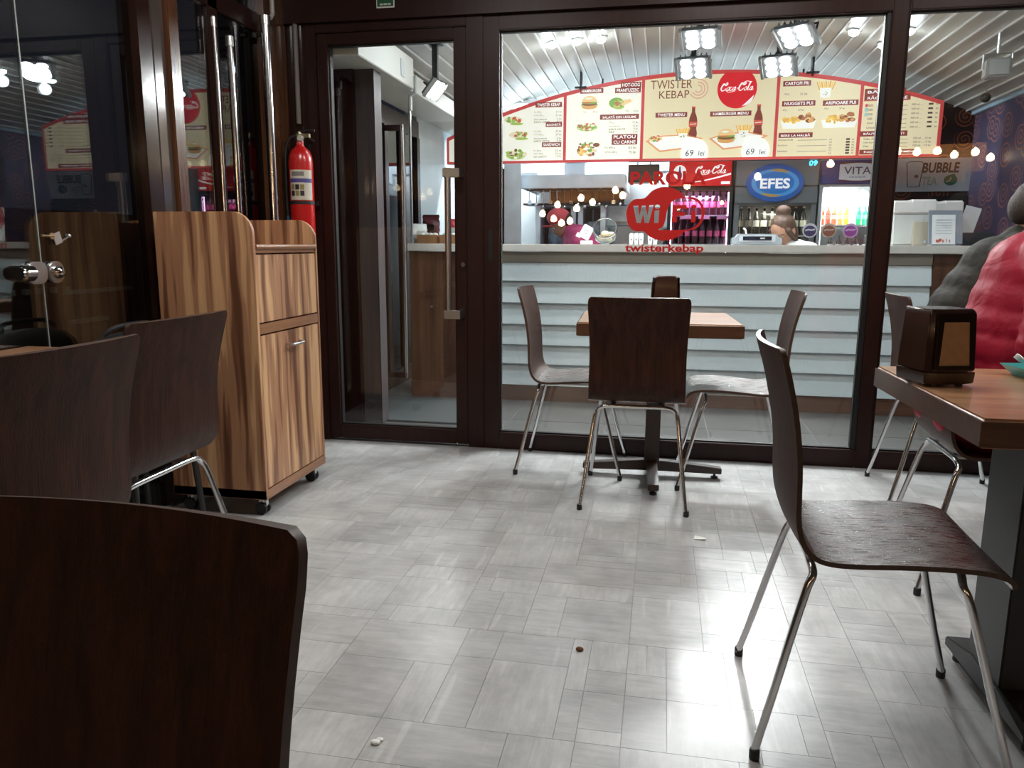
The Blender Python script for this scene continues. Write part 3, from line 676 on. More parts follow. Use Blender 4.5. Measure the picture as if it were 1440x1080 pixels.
def make_chair(label):
    t = thing('plywood_chair', label, 'chair', (0,0,0), 0, 'plywood chairs on chrome legs')
    sh = build_shell('seat_shell', t)
    cap = mat('foot_plastic', (.01,.01,.01), .5)
    for sy, fy, ty in ((-1, -.255, -.155), (1, .245, .135)):
        for sx in (-1, 1):
            pts = [(sx*.215, fy, .012), (sx*.200, fy+(ty-fy)*.3, .13), (sx*.182, fy+(ty-fy)*.66, .28), (sx*.170, fy+(ty-fy)*.9, .375), (sx*.160, ty-.002*sy, .405), (sx*.138, ty, .421), (sx*.10, ty, .425), (0, ty, .425)]
            pts = catmull(pts, 4)
            lg = MB().tube(pts, .0088, 12).obj('leg', CHROME, t, smooth=True)
            MB().lathe([(.0105, 0), (.0112, .004), (.0112, .02), (.0100, .024)], 12, c=(sx*.2165, fy-.002*sy, 0)).obj('foot_cap', cap, lg, smooth=True)
    for sx in (-1, 1):
        for yy in (-.085, .115):
            MB().lathe([(.0115, .0), (.0112, .0022), (.007, .0042), (.001, .0046)], 14, c=(sx*.135, yy, .4405 if yy < 0 else .4495)).obj('screw', STEEL, t, smooth=True)
        MB().box(sx*.10-.016, sx*.10+.016, -.16, .14, .4225, .4275).obj('mount_bar', CHROME, t)
    return t
ch = make_chair('dark plywood chair in the right foreground facing the wooden table')
ch.location = (0.490, 1.760, 0); ch.rotation_euler = (0, 0, R(-91))
def chair(x, y, rz, label, scale=None): return dup(ch, (x, y, 0), R(rz), label, scale=scale)
chair(-0.083, 3.300, 0, 'dark plywood chair with its back to the viewer at the middle table')
chair(-0.400, 3.70, -90, 'plywood chair on the left side of the middle table, seen from the side')
chair(0.350, 3.60, 89, 'plywood chair on the right side of the middle table, by the glass front')
chair(1.245, 3.57, -92, 'dark plywood chair by the glass under the person in the olive jacket')
chair(1.085, 2.68, -91, 'plywood chair under the person in the red jacket, behind the table corner')
chair(-0.437, 0.232, 181, 'very dark chair back filling the lower left corner, nearest to the viewer')
chair(-1.400, 1.335, 90, 'dark plywood chair cut by the left picture edge, behind the nearest chair back')
chair(-1.560, 1.93, 90, 'brown plywood chair with its back to the striped cabinet side', scale=(1.15, 1, 1))

def tabletop(mb, x0, x1, y0, y1, z0, z1): return mb
def make_table(label, loc, rz, sx, sy, h=.755, th=.06):
    t = thing('square_table', label, 'table', loc, rz, 'wooden dining tables')
    MB().box(-sx/2, sx/2, -sy/2, sy/2, h-th, h).obj('tabletop', [TABLE], t, bevel=.006, seg=3)
    return t
# the edge band of a top is a darker wood tone
def edge_band(t, sx, sy, h=.755, th=.06):
    m = MB(); e = .0012
    m.box(-sx/2-e, sx/2+e, -sy/2-e, -sy/2+.004, h-th+.003, h-.006).box(-sx/2-e, sx/2+e, sy/2-.004, sy/2+e, h-th+.003, h-.006)
    m.box(-sx/2-e, -sx/2+.004, -sy/2, sy/2, h-th+.003, h-.006).box(sx/2-.004, sx/2+e, -sy/2, sy/2, h-th+.003, h-.006)
    m.obj('edge_band', TABLE_E, t, bevel=.001)
CTX, CTY = -0.015, 3.605
mt = make_table('small wooden table with napkin holder between the three middle chairs', (CTX, CTY, 0), R(2.5), .70, .60)
edge_band(mt, .70, .60)
BRONZE = mat('brown_powder_steel', (.035,.014,.009), .35, coat=.2)
MB().box(-.034,.034,-.034,.034,.05,.69).obj('column', BRONZE, mt, bevel=.004)
MB().box(-.16,.16,-.16,.16,.683,.695).obj('mounting_plate', BRONZE, mt, bevel=.002)
for k in range(4):
    a = k*PI/2 - PI/2; c_, s_ = math.cos(a), math.sin(a)
    L_ = .325
    m = MB(); pr = [(0.0, .028), (0.0, .078), (.05, .078), (L_, .052), (L_, .024), (.06, .028)]
    vs = []
    for d_ in (-.024, .024):
        for u, z in pr: vs.append((u*c_-d_*s_, u*s_+d_*c_, z))
    n = len(pr); m.add(vs, [tuple(range(n)), tuple(range(2*n-1, n-1, -1))]+[(i, i+n, (i+1) % n+n, (i+1) % n) for i in range(n)])
    ft = m.obj('foot', BRONZE, mt, bevel=.003)
    MB().lathe([(.016,0),(.016,.008),(.006,.010),(.006,.03)], 12, c=((L_-.03)*c_, (L_-.03)*s_, 0)).obj('glide', BLACK, ft, smooth=True)
# right table with a T-shaped steel leg at each end
def t_table(label, cx, cy, sx, sy, legs, rz=0):
    t = make_table(label, (cx, cy, 0), rz, sx, sy); edge_band(t, sx, sy)
    for lx in legs:
        lg = MB().box(lx-.028, lx+.028, -.135, .035, .04, .69).obj('leg', DARKST, t, bevel=.004)
        ft = MB().prism([(-.27, .03), (-.27, .05), (-.12, .085), (.02, .085), (.16, .055), (.16, .03)], lx-.032, lx+.032, 'yz').obj('foot', DARKST, t, bevel=.003)
        for yy in (-.24, .135): MB().lathe([(.018,0),(.018,.012),(.008,.014),(.008,.04)], 12, c=(lx, yy, 0)).obj('glide', BLACK, ft, smooth=True)
    MB().box(min(legs), max(legs), -.03, .03, .655, .69).obj('under_beam', DARKST, t, bevel=.003)
    return t
t_table('wooden table at the right edge with napkin holder and turquoise tray', 1.155, 1.945, 1.10, .675, (-.335, .335), R(2.0))
t_table('wooden table beyond the red-jacketed person, mostly outside the picture', 1.98, 3.0, .80, 1.25, (-.2, .2))
lt = make_table('wooden table at the left glass wall behind the leftmost chair', (-1.72, 1.68, 0), 0, .54, .86); edge_band(lt, .54, .86)
MB().box(-.03,.03,-.03,.03,.04,.695).obj('column', DARKST, lt, bevel=.004)
MB().box(-.2,.2,-.03,.03,.012,.045).box(-.03,.03,-.3,.3,.012,.045).box(-.14,.14,-.14,.14,.684,.696).obj('base', DARKST, lt, bevel=.003)
for gx, gy in ((-.18,0),(.18,0),(0,-.28),(0,.28)): MB().lathe([(.015,0),(.015,.013)], 12, c=(gx, gy, 0)).obj('glide', BLACK, lt)

# ---- napkin holders
NH = mat('napkin_holder_brown', (.030,.011,.006), .26, coat=.4)
NHD = mat('napkin_holder_dark', (.012,.006,.004), .22, coat=.5)
NAP = mat('kraft_napkin', (.42,.27,.16), .8, var=.08, vscale=60)
def napkin_holder(label, loc, rz):
    t = thing('napkin_holder', label, 'napkin holder', loc, rz, 'brown napkin holders')
    W, D, Hh = .064, .056, .182
    # tapered body, wider at the bottom, domed along the top
    def ring(z, s, sd): return [(-W*s,-D*sd,z),(-W*s*.55,-D*sd*1.16,z),(W*s*.55,-D*sd*1.16,z),(W*s,-D*sd,z),(W*s,D*sd,z),(W*s*.55,D*sd*1.16,z),(-W*s*.55,D*sd*1.16,z),(-W*s,D*sd,z)]
    m = MB(); rs = [ring(.036,1,1), ring(.10,.965,.95), ring(Hh-.012,.93,.88), ring(Hh,.86,.78)]
    for r_ in rs: m.v += r_
    for i in range(3):
        for k in range(8): m.f.append((i*8+k, i*8+(k+1)%8, (i+1)*8+(k+1)%8, (i+1)*8+k))
    m.f.append(tuple(range(7,-1,-1))); m.f.append(tuple(24+k for k in range(8))); m.mi = [0]*len(m.f)
    m.obj('body', NH, t, bevel=.003)
    b = MB(); rs = [ring(.006,.97,.97), ring(.010,.99,.99), ring(.034,1.015,1.015)]
    for r_ in rs: b.v += r_
    for i in range(2):
        for k in range(8): b.f.append((i*8+k, i*8+(k+1)%8, (i+1)*8+(k+1)%8, (i+1)*8+k))
    b.f.append(tuple(range(7,-1,-1))); b.f.append(tuple(16+k for k in range(8))); b.mi = [0]*len(b.f)
    b.obj('base', NH, t, bevel=.002)
    for sx in (-.04,.04):
        for sy in (-.035,.035): MB().lathe([(.008,0),(.008,.008)], 10, c=(sx,sy,0)).obj('rubber_foot', BLACK, t)
    for s_ in (-1, 1):
        # face plate with a window; napkins show through it
        yb, yt = s_*(D*1.16*1.0+.001), s_*(D*1.16*.89+.001)
        def P(u, v): z = .042+v*(Hh-.05); return (u, yb+(yt-yb)*v, z)
        q = [(-.050,0),(.050,0),(.046,1),(-.046,1)]; hole = [(-.039,.07),(.039,.07),(.032,.84),(-.032,.84)]
        vs = [P(*a) for a in q]+[P(*a) for a in hole]
        fp = MB().add([tuple(Vector(v)+Vector((0,s_*.004,0))) for v in vs]+vs, [(0,1,5,4),(1,2,6,5),(2,3,7,6),(3,0,4,7),(8,9,1,0),(9,10,2,1),(10,11,3,2),(11,8,0,3),(4,5,13,12),(5,6,14,13),(6,7,15,14),(7,4,12,15)])
        fp.obj('face_plate', NHD, t)
        nv = [tuple(Vector(P(*a))+Vector((0, s_*.0012, 0))) for a in hole]
        MB().add(nv, [(0,1,2,3)]).obj('napkins', NAP, t)
    return t
napkin_holder('dark brown napkin holder with tan napkins on the right table', (0.660, 2.005, .755), R(17))
napkin_holder('brown napkin holder on the middle table behind the chair back', (0.02, 3.80, .757), R(92))

# ---- turquoise tray with a crumpled tissue
tr = thing('food_tray', 'turquoise plastic food tray with a white tissue on the right table', 'tray', (1.00, 2.13, .755), R(8))
TQ = mat('turquoise_plastic', (.08,.42,.42), .35)
def dish(w0, w1, d0, d1, h, t=.003):
    o = [(-w0,-d0,0),(w0,-d0,0),(w0,d0,0),(-w0,d0,0),(-w1,-d1,h),(w1,-d1,h),(w1,d1,h),(-w1,d1,h)]
    i_ = [(-w0,-d0,t),(w0,-d0,t),(w0,d0,t),(-w0,d0,t),(-w1+t,-d1+t,h),(w1-t,-d1+t,h),(w1-t,d1-t,h),(-w1+t,d1-t,h)]
    return MB().add(o+i_, [(0,3,2,1),(0,1,5,4),(1,2,6,5),(2,3,7,6),(3,0,4,7),(8,9,10,11),(8,12,13,9),(9,13,14,10),(10,14,15,11),(11,15,12,8),(4,5,13,12),(5,6,14,13),(6,7,15,14),(7,4,12,15)])
dish(.09,.115,.06,.08,.028).obj('dish', TQ, tr, bevel=.001)
m = MB(); gx, gy = 12, 8; vs = []
for i in range(gx+1):
    for j in range(gy+1):
        u, v = i/gx, j/gy; vs.append((-.10+u*.17, -.065+v*.11, .012+.05*(1-u)**2*(.4+.6*v)+.010*math.sin(9*u+4*v)+.006*math.sin(17*v)))
m.add(vs, [(i*(gy+1)+j, (i+1)*(gy+1)+j, (i+1)*(gy+1)+j+1, i*(gy+1)+j+1) for i in range(gx) for j in range(gy)])
ts = m.obj('tissue', mat('white_tissue', (.80,.80,.78), .8), tr, smooth=True)
md = ts.modifiers.new('thickness', 'SOLIDIFY'); md.thickness = .002

# ---- striped waste cabinet on castors
cb = thing('waste_cabinet', 'striped walnut waste cabinet on castors beside the glass door', 'cabinet', (-1.715, 2.965, 0))
x0, x1, yn, yf = -.205, .205, -.275, .275
sp = [(x0, .075), (x1, .075), (x1, 1.06)] + arc(x1-.085, 1.06+.055, .085, .085, 0, 90, 10)[1:] + [(x0, 1.20)]
sp2 = [(x0, .075), (x1, .075), (x1, 1.05)] + arc(x1-.085, 1.05+.05, .085, .085, 0, 90, 10)[1:] + [(x0, 1.185)]
MB().prism(sp, yn, yn+.018, 'xz').obj('side_panel', CAB, cb, bevel=.0015)
MB().prism(sp2, yf-.018, yf, 'xz').obj('side_panel', CAB, cb, bevel=.0015)
MB().box(x0, x0+.016, yn+.018, yf-.018, .09, 1.16).obj('back_panel', CAB, cb)
MB().box(x0+.016, x1-.004, yn+.018, yf-.018, 1.045, 1.063).obj('tray_shelf', CAB_H, cb, bevel=.002)
MB().tube([(x1-.006, yn+.018, 1.068), (x1-.006, yf-.018, 1.068)], .012, 14).obj('front_lip', CAB_H, cb, smooth=True)
MB().box(x1-.018, x1-.002, yn+.02, yf-.02, .780, 1.040).obj('flap', CAB, cb, bevel=.0015)
MB().box(x1-.020, x1-.001, yn+.018, yf-.018, .735, .775).obj('cross_rail', CAB_H, cb, bevel=.0015)
dr = MB().box(x1-.018, x1-.001, yn+.02, yf-.02, .118, .729).obj('door', CAB, cb, bevel=.0015)
MB().tube(catmull([(x1, -.045, .675), (x1+.022, -.043, .674), (x1+.027, -.03, .672), (x1+.027, .045, .672), (x1+.022, .058, .674), (x1, .06, .675)], 4), .0055, 10).obj('handle', STEEL, dr, smooth=True)
MB().box(x0, x1+.001, yn, yf, .075, .114).obj('base_board', CAB_H, cb, bevel=.002)
for cx_, cy_ in ((x0+.05, yn+.05), (x1-.04, yn+.05), (x0+.05, yf-.05), (x1-.04, yf-.05)):
    c_ = MB().box(cx_-.022, cx_+.022, cy_-.022, cy_+.022, .068, .076).tube([(cx_, cy_, .045), (cx_, cy_, .07)], .012, 10).box(cx_-.018, cx_+.014, cy_-.010, cy_+.010, .035, .06).obj('castor', STEEL, cb, bevel=.001)
    for s_ in (-1, 1): MB().lathe([(.012,-.007),(.024,-.007),(.026,-.003),(.026,.003),(.024,.007),(.012,.007)], 18, M=Matrix.Rotation(PI/2, 4, 'X'), c=(cx_-.006, cy_+s_*.014, .026)).obj('wheel', BLACK, c_, smooth=True)

# ---- fire extinguisher on the brown post
fx = thing('fire_extinguisher', 'red fire extinguisher with white label hanging beside the door frame', 'extinguisher', (-1.858, 3.835, 0))
MB().lathe([(.055,1.055),(.060,1.062),(.062,1.08),(.062,1.135),(.0605,1.138),(.062,1.142),(.062,1.495),(.058,1.53),(.046,1.556),(.026,1.572),(.020,1.585),(.018,1.60)], 28).obj('cylinder', RED, fx, smooth=True)
def wrap(r, a0, a1, z0, z1, n=10):
    m = MB(); vs = []
    for i in range(n+1):
        a = R(a0+(a1-a0)*i/n); vs += [(r*math.cos(a), r*math.sin(a), z0), (r*math.cos(a), r*math.sin(a), z1)]
    return m.add(vs, [(2*i, 2*i+2, 2*i+3, 2*i+1) for i in range(n)])
lb = wrap(.0626, -125, -10, 1.305, 1.455).obj('label_sheet', mat('label_cream', (.62,.58,.48), .5), fx, smooth=True)
wrap(.0630, -125, -10, 1.392, 1.412).obj('label_band', mat('label_blue', (.08,.07,.26), .5), lb, smooth=True)
for i in range(2):
    for j in range(3): wrap(.0630, -118+j*23, -99+j*23, 1.325+i*.031, 1.351+i*.031, 3).obj('pictogram', mat('label_black', (.02,.02,.02), .5) if (i+j) % 2 == 0 else mat('label_ochre', (.30,.22,.08), .5), lb)
lw = wrap(.0632, -112, -52, 1.424, 1.446, 6); lw.obj('label_word', mat('label_grey', (.22,.20,.18), .5), lb)
MB().lathe([(.018,1.60),(.018,1.625),(.012,1.635),(.012,1.65)], 16).box(-.012,.055,-.012,.012,1.618,1.638).obj('valve', mat('valve_brass', (.45,.38,.25), .3, metal=.9), fx, bevel=.001)
MB().lathe([(.016,0),(.016,.014),(.012,.018)], 16, M=Matrix.Rotation(PI/2, 4, 'X'), c=(.012,-.012,1.615)).obj('gauge', mat('gauge_grey', (.5,.48,.42), .3), fx, smooth=True)
MB().tube(catmull([(-.03,0,1.632),(.0,-.002,1.645),(.04,-.004,1.655),(.085,-.004,1.652)], 4), .006, 8).obj('lever', BLACK, fx, smooth=True)
MB().tube(catmull([(-.01,0,1.63),(.03,0,1.625),(.08,0,1.60)], 4), .005, 8).obj('carry_handle', BLACK, fx, smooth=True)
MB().tube(catmull([(-.012,-.01,1.628),(-.045,-.02,1.615),(-.068,-.025,1.56),(-.073,-.025,1.45),(-.073,-.025,1.30),(-.070,-.026,1.22)], 5), .0075, 10).obj('hose', BLACK, fx, smooth=True)
MB().tube([(-.070,-.026,1.225),(-.066,-.027,1.12)], [.009,.014], 12).obj('nozzle', mat('nozzle_blue', (.02,.07,.16), .4), fx, smooth=True)
MB().box(-.064,.064,.055,.062,1.28,1.302).box(-.02,.02,.058,.095,1.25,1.60).obj('wall_bracket', DARKST, fx, bevel=.001)
wrap(.0635, 0, 360, 1.283, 1.300, 24).obj('strap', BLACK, fx, smooth=True)

# ---- lock on the glass door at the left
lk = thing('glass_door_lock', 'round-ended steel lock clamped on the left glass wall', 'lock', (-1.996, 2.205, .985))
Mx = Matrix.Rotation(PI/2, 4, 'Y')
def plate(y0, y1, z0, z1, r, x0_, x1_): return MB().prism(rrect(y0, y1, z0, z1, r), x0_, x1_, 'yz')
plate(-.075, .010, -.036, .036, .030, 0, .016).obj('lock_plate', STEEL, lk, bevel=.003)
plate(.013, .082, -.036, .036, .030, 0, .016).obj('keeper_plate', STEEL, lk, bevel=.003)
MB().lathe([(.022,.016),(.022,.022),(.016,.034),(.006,.040)], 20, M=Mx, c=(0,.048,0)).obj('domed_bolt', CHROME, lk, smooth=True)
MB().lathe([(.026,0),(.026,.035),(.021,.037),(.021,.05)], 22, M=Matrix.Rotation(PI/2, 4, 'X'), c=(.018,-.065,0)).obj('knob', CHROME, lk, smooth=True)
kt = thing('clip_tag', 'small metal clip with a square tag above the lock on the left glass', 'key', (-1.992, 2.27, 1.10))  # metal clip shape with a square tag
MB().obox((0,.012,-.004), (.003,.034,.038), (R(18),0,0)).obj('tag', mat('tag_grey', (.42,.38,.36), .35, metal=.4), kt, bevel=.001)
MB().tube([(0,-.055,.004),(0,-.005,.003)], .004, 8).lathe([(.011,-.002),(.011,.002)], 14, M=Mx, c=(0,-.012,.003)).obj('clip_shaft', mat('clip_brass', (.5,.38,.22), .3, metal=1), kt)
MB().tube([(.0,.03,-.012),(.0,.05,-.004),(0,.062,.003)], .003, 8).ell((0,.064,.004), (.008,.008,.008), 10, 6).obj('ring', STEEL, kt, smooth=True)

# ---- black bag on the far side of the left table
bg = thing('shoulder_bag', 'black bag standing on a stool by the left glass, behind the plywood chair', 'bag', (-1.80, 2.34, .42), R(0))
m = MB()
m.ell((0,0,.20), (.11,.21,.22), 20, 12)
def squash(mb_, zt, k=.35):
    mb_.v = [(x, y, (z if z < zt else zt+(z-zt)*k)) for x, y, z in mb_.v]
squash(m, .33); m.v = [(x, y, max(0.0, z)) for x, y, z in m.v]
m.obj('bag_body', mat('black_fabric', (.006,.006,.007), .7, bump=.3, bscale=120), bg, smooth=True)
MB().tube(catmull([(.0,-.12,.36),(.02,-.08,.385),(.02,.08,.385),(0,.12,.36)], 5), .008, 8).obj('strap', MATS['black_fabric'], bg, smooth=True)
MB().box(-.10,.10,-.17,.17,-.01,.012).obj('flap_base', MATS['black_fabric'], bg, bevel=.004)
stl = thing('low_stool', 'dark low stool under the black bag by the left glass', 'stool', (-1.80, 2.34, 0))
MB().box(-.13,.13,-.20,.20,.38,.41).obj('seat', CHAIR, stl, bevel=.005)
for a in (-1,1):
    for b in (-1,1): MB().tube([(a*.12,b*.19,0),(a*.10,b*.16,.385)], .012, 10).obj('leg', DARKST, stl, smooth=True)

# ---- exit sign, litter, door mat
ex = thing('exit_sign', 'small green exit sign above the glass door, cut by the top edge', 'sign', (-1.40, 3.896, 2.285))
MB().box(-.047,.047,0,.004,-.046,.046).obj('backing', WHITE, ex, bevel=.001)
MB().box(-.042,.042,-.001,.001,-.040,.040).obj('green_panel', mat('exit_green', (.01,.10,.04), .4), ex)
MB().box(-.028,-.012,-.002,0,-.034,-.026).box(-.008,.010,-.002,0,-.034,-.026).box(.014,.028,-.002,0,-.034,-.026).obj('pictogram', mat('exit_white', (.6,.65,.6), .4), ex)
lp = MB(); lp.add([(-.022,-.012,.001),(.02,-.014,.004),(.024,.008,.001),(-.018,.013,.006),(-.022,-.012,.003),(.02,-.014,.006),(.024,.008,.003),(-.018,.013,.008)], [(0,3,2,1),(4,5,6,7),(0,1,5,4),(1,2,6,5),(2,3,7,6),(3,0,4,7)])
o = lp.obj('paper_scrap', mat('scrap_white', (.75,.75,.70), .7)); o.location = (0.177, 2.812, 0); tag(o, 'small white paper scrap on the floor in front of the middle table', 'litter')
o = MB().ell((0,0,.005), (.011,.008,.006), 8, 6).obj('crumb', mat('crumb_brown', (.13,.05,.02), .8)); o.location = (-0.18, 1.919, 0); tag(o, 'brown crumb on the floor in the middle of the picture', 'litter')
o = MB().ell((0,0,.004), (.012,.008,.005), 8, 6).ell((.006,.012,.003), (.009,.006,.004), 8, 6).obj('crumb', mat('crumb_white', (.85,.85,.83), .6)); o.location = (-0.579, 1.437, 0); tag(o, 'white crumb on the floor near the lower edge', 'litter')
dm = MB().prism(rrect(-1.72, -1.12, 4.42, 5.10, .03), 0.0005, .012, 'xy').obj('door_mat', mat('grey_mat', (.055,.062,.062), .85, bump=.4, bscale=400), bevel=.003)
tag(dm, 'dark grey door mat behind the glass door', 'mat')
sd = thing('chrome_door_pull', 'tall chrome pull bar on the dark door behind the glass door', 'door pull', (-1.66, 4.86, 0))
MB().tube([(0,0,.20),(0,0,1.83)], .015, 14).obj('bar', CHROME, sd, smooth=True)
for z in (.22, 1.81): MB().box(-.30,.012,-.014,.014,z-.018,z+.018).obj('bracket', CHROME, sd, bevel=.003)

# ================================================================== SNACK BAR COUNTER
SLAT = mat('white_slat', (.64,.72,.74), .42)
nt = SLAT.node_tree; b_ = nt.nodes['Principled BSDF']
tc = N(nt, 'ShaderNodeTexCoord'); wv = N(nt, 'ShaderNodeTexWave', wave_type='BANDS', bands_direction='X'); wv.inputs['Scale'].default_value = 38; wv.inputs['Distortion'].default_value = .6
nt.links.new(tc.outputs['Object'], wv.inputs['Vector']); bp = N(nt, 'ShaderNodeBump'); bp.inputs['Strength'].default_value = .25; bp.inputs['Distance'].default_value = .002
nt.links.new(wv.outputs['Fac'], bp.inputs['Height']); nt.links.new(bp.outputs['Normal'], b_.inputs['Normal'])
STONE = mat('counter_stone', (.64,.62,.57), .3, var=.05, vscale=20)
CW = wood('counter_end_wood', (.055,.024,.014), (.13,.058,.032), axis=2, stretch=10, scale=5, rough=.4)
YC = 5.26
ct = thing('snack_bar_counter', 'long white slatted snack bar counter with pale stone top', 'counter', (0, YC, 0))
MB().box(-1.40, 1.655, .03, .55, 0, 1.03).obj('carcass', mat('carcass_grey', (.25,.25,.24), .6), ct)
MB().box(-1.755, 1.90, -.045, .60, 1.037, 1.088).obj('worktop', STONE, ct, bevel=.004)
MB().box(-1.40, 1.655, -.004, .03, .965, 1.035).obj('fascia', mat('fascia_beige', (.34,.32,.27), .5), ct, bevel=.002)
zs = [.965, .838, .688, .540, .397, .262, .112]
for i in range(6):
    a, b = zs[i], zs[i+1]
    MB().prism([(.028, a+.012), (.005, a-.004), (-.022, b+.006), (-.022, b), (.028, b)], -1.40, 1.655, 'yz').obj('slat', SLAT, ct, bevel=.0015)
MB().box(-1.755, 1.90, -.012, .03, 0, .112).obj('plinth', wood('plinth_brown', (.10,.045,.028), (.16,.075,.045), axis=0, rough=.4), ct, bevel=.002)
MB().box(-1.755, -1.404, -.006, .05, .112, 1.035).obj('end_panel', CW, ct, bevel=.002)
MB().box(1.659, 1.90, -.006, .05, .112, 1.035).obj('end_panel', CW, ct, bevel=.002)
CT = 1.0885

# ================================================================== MENU BOARD
YM = 7.0
mbd = thing('menu_board', 'arched backlit menu board with food pictures hanging over the counter', 'menu board', (0, YM, 0))
BR, BX, BZ = 5.6, 0.36, 2.532 - 5.6
def bz(x): return BZ + math.sqrt(BR*BR-(x-BX)**2)
BRED = printed('red', (.62,.07,.07)); CREAM = printed('cream', (.80,.70,.46)); PALE_LIT = printed('pale', (.95,.92,.80)); MAROON = printed('maroon', (.24,.045,.035))
PWHITE = printed('white', (.98,.98,.95)); PDARK = printed('dark', (.09,.05,.04)); PINK = printed('rose', (.60,.10,.09))
XL_, XR_ = -1.96, 2.17; ZB = 1.80
top = [(XR_ - (XR_-XL_)*i/40, bz(XR_ - (XR_-XL_)*i/40)) for i in range(41)]
MB().prism([(XL_, ZB), (XR_, ZB)] + top, .0, .08, 'xz').obj('lightbox', mat('board_case', (.10,.10,.11), .4), mbd)
MB().prism([(XL_, ZB), (XR_, ZB)] + top, -.004, .0, 'xz').obj('frame_plate', mat('board_red', (.60,.07,.07), .4, emit=.35), mbd)
edges = [-1.95, -.885, -.215, .89, 1.545, 2.155]
for i in range(5):
    a, b = edges[i]+.013, edges[i+1]-.013
    tp_ = [(b-(b-a)*k/12, bz(b-(b-a)*k/12)-.034) for k in range(13)]
    MB().prism([(a, ZB+.022), (b, ZB+.022)] + tp_, -.006, .0, 'xz').obj('panel', [PALE_LIT, PALE_LIT, CREAM, CREAM, CREAM][i], mbd)  # left panels whiter: the stronger light there is put into the print
YT = -.0075  # lettering sits just proud of the panels
def strip(txt, cx, cz, w_, h=.052, lines=None, align='c'):
    s_ = MB(); rect(s_, cx-w_/2, cx+w_/2, cz-h/2, cz+h/2, YT); o = s_.obj('title_strip', MAROON, mbd)
    t_ = MB(); text(t_, txt, cx, cz, YT-.0015, height=h*.62, width=w_*.86, bold=.02); t_.obj('title', PWHITE, o)
strip('TWISTER KEBAP', -1.03, 2.292, .235, .042); strip('BAGHETĂ', -.982, 2.126, .145, .042); strip('SANDWICH', -1.0, 1.955, .172, .042)
strip('HAMBURGER', -.655, 2.396, .20, .042)
strip('HOT-DOG', -.32, 2.435, .175, .046); strip('FRANTUZESC', -.345, 2.392, .22, .044)
strip('SALATĂ DIN LEGUME', -.412, 2.176, .335, .042)
strip('PLATOU', -.362, 2.008, .22, .044); strip('CU CARNE', -.362, 1.965, .22, .044)
strip('TWISTER MENU', .028, 2.180, .265, .040); strip('HAMBURGER MENU', .518, 2.178, .335, .040)
strip('CARTOFI FRI', 1.035, 2.402, .218, .042); strip('NUGGETS PUI', 1.058, 2.244, .262, .042); strip('ARIPIOARE PUI', 1.385, 2.240, .275, .042); strip('BERE LA HALBĂ', 1.05, 1.992, .27, .040)
strip('BĂUTURI', 1.72, 2.318, .31, .046); strip('RĂCORITOARE', 1.74, 2.272, .35, .046)
strip('BĂUTURI FIERBINȚI', 1.735, 1.990, .36, .042); strip('ÎNGHEȚATĂ ASORTIMENT', 1.79, 1.846, .46, .038)
lines = MB()
def price(x0, x1, z, h=.020, left='Pui', right='27 lei', dots=True):
    text(lines, left, x0, z, YT, height=h, align='l'); text(lines, right, x1, z, YT, height=h, align='r')
for z, l, r_ in ((2.232,'Pui 250 g','37 lei'),(2.203,'VITA 250 g','41 lei'),(2.172,'sos usturoi','5 lei'),(2.150,'extra carne','9 lei'),(2.070,'Pui 250 g','35 lei'),(2.040,'VITA 250 g','39 lei'),(2.010,'sos usturoi','5 lei'),(1.988,'extra carne','9 lei'),(1.905,'Pui 200 g','33 lei'),(1.878,'VITA 200 g','37 lei'),(1.855,'sos usturoi','5 lei')):
    price(-1.16, -.915, z, .017, l, r_)
price(-.73,-.60,2.222,.014,'150 g','29 lei'); price(-.36,-.25,2.222,.014,'180 g','25 lei')
for z, l, r_ in ((2.128,'250 g','19 lei'),(2.098,'carne de pui','8 lei'),(2.074,'extra carne','9 lei'),(2.050,'sos','5 lei')): price(-.50,-.25,z,.017,l,r_)
for z, l, r_ in ((1.918,'Pui 400 g','65 lei'),(1.880,'VITA 400 g','75 lei')): price(-.53,-.26,z,.022,l,r_)
price(.94,1.12,2.318,.018,'150 g','21 lei'); price(.935,1.10,2.192,.014,'200 g','37 lei'); price(1.26,1.42,2.196,.014,'200 g','37 lei')
for k, z in enumerate((1.952,1.930,1.908,1.886,1.864,1.842)):
    text(lines, '0,5', 1.33, z, YT, height=.014); text(lines, 'lei', 1.505, z, YT, height=.014); rect(lines, 1.45, 1.48, z-.007, z+.007, YT)
for z, l in ((1.955,'Chisinau Draft'),(1.910,'Royal Brand'),(1.865,'Heineken')):
    text(lines, l, .915, z, YT, height=.014, align='l'); rect(lines, 1.07, 1.30, z-.006, z-.0035, YT)
for k, z in enumerate((2.212,2.178,2.143,2.108,2.073,2.038)):
    text(lines, ['','','','','Ayran','Limonada'][k] or '500', 1.60, z, YT, height=.018, align='l'); rect(lines, 1.70, 1.90, z-.008, z-.0055, YT)
    text(lines, '500 ml ....', 1.97, z, YT, height=.015); text(lines, 'lei', 2.12, z, YT, height=.015); rect(lines, 2.055, 2.09, z-.007, z+.007, YT)
for k, z in enumerate((1.950,1.920,1.893)):
    text(lines, ['Cafea Americano','Cafea Espresso','Ceai'][k], 1.585, z, YT, height=.016, align='l'); rect(lines, 1.76, 1.92, z-.008, z-.0055, YT)
    text(lines, '150 ml .... 15 lei', 2.03, z, YT, height=.015)
lines.obj('price_lettering', PDARK, mbd)
bl_ = MB(); text(bl_, 'TWISTER', .02, 2.428, YT, width=.345, height=.070, bold=0.0); text(bl_, 'KEBAP', .045, 2.345, YT, width=.25, height=.062); bl_.obj('brand_lettering', printed('brown', (.20,.06,.04)), mbd)
sw = MB()
for k in range(3): ribbon(sw, arc(.245, 2.385, .028+.024*k, .028+.024*k, -150, 100, 22), .010, YT+.0004)
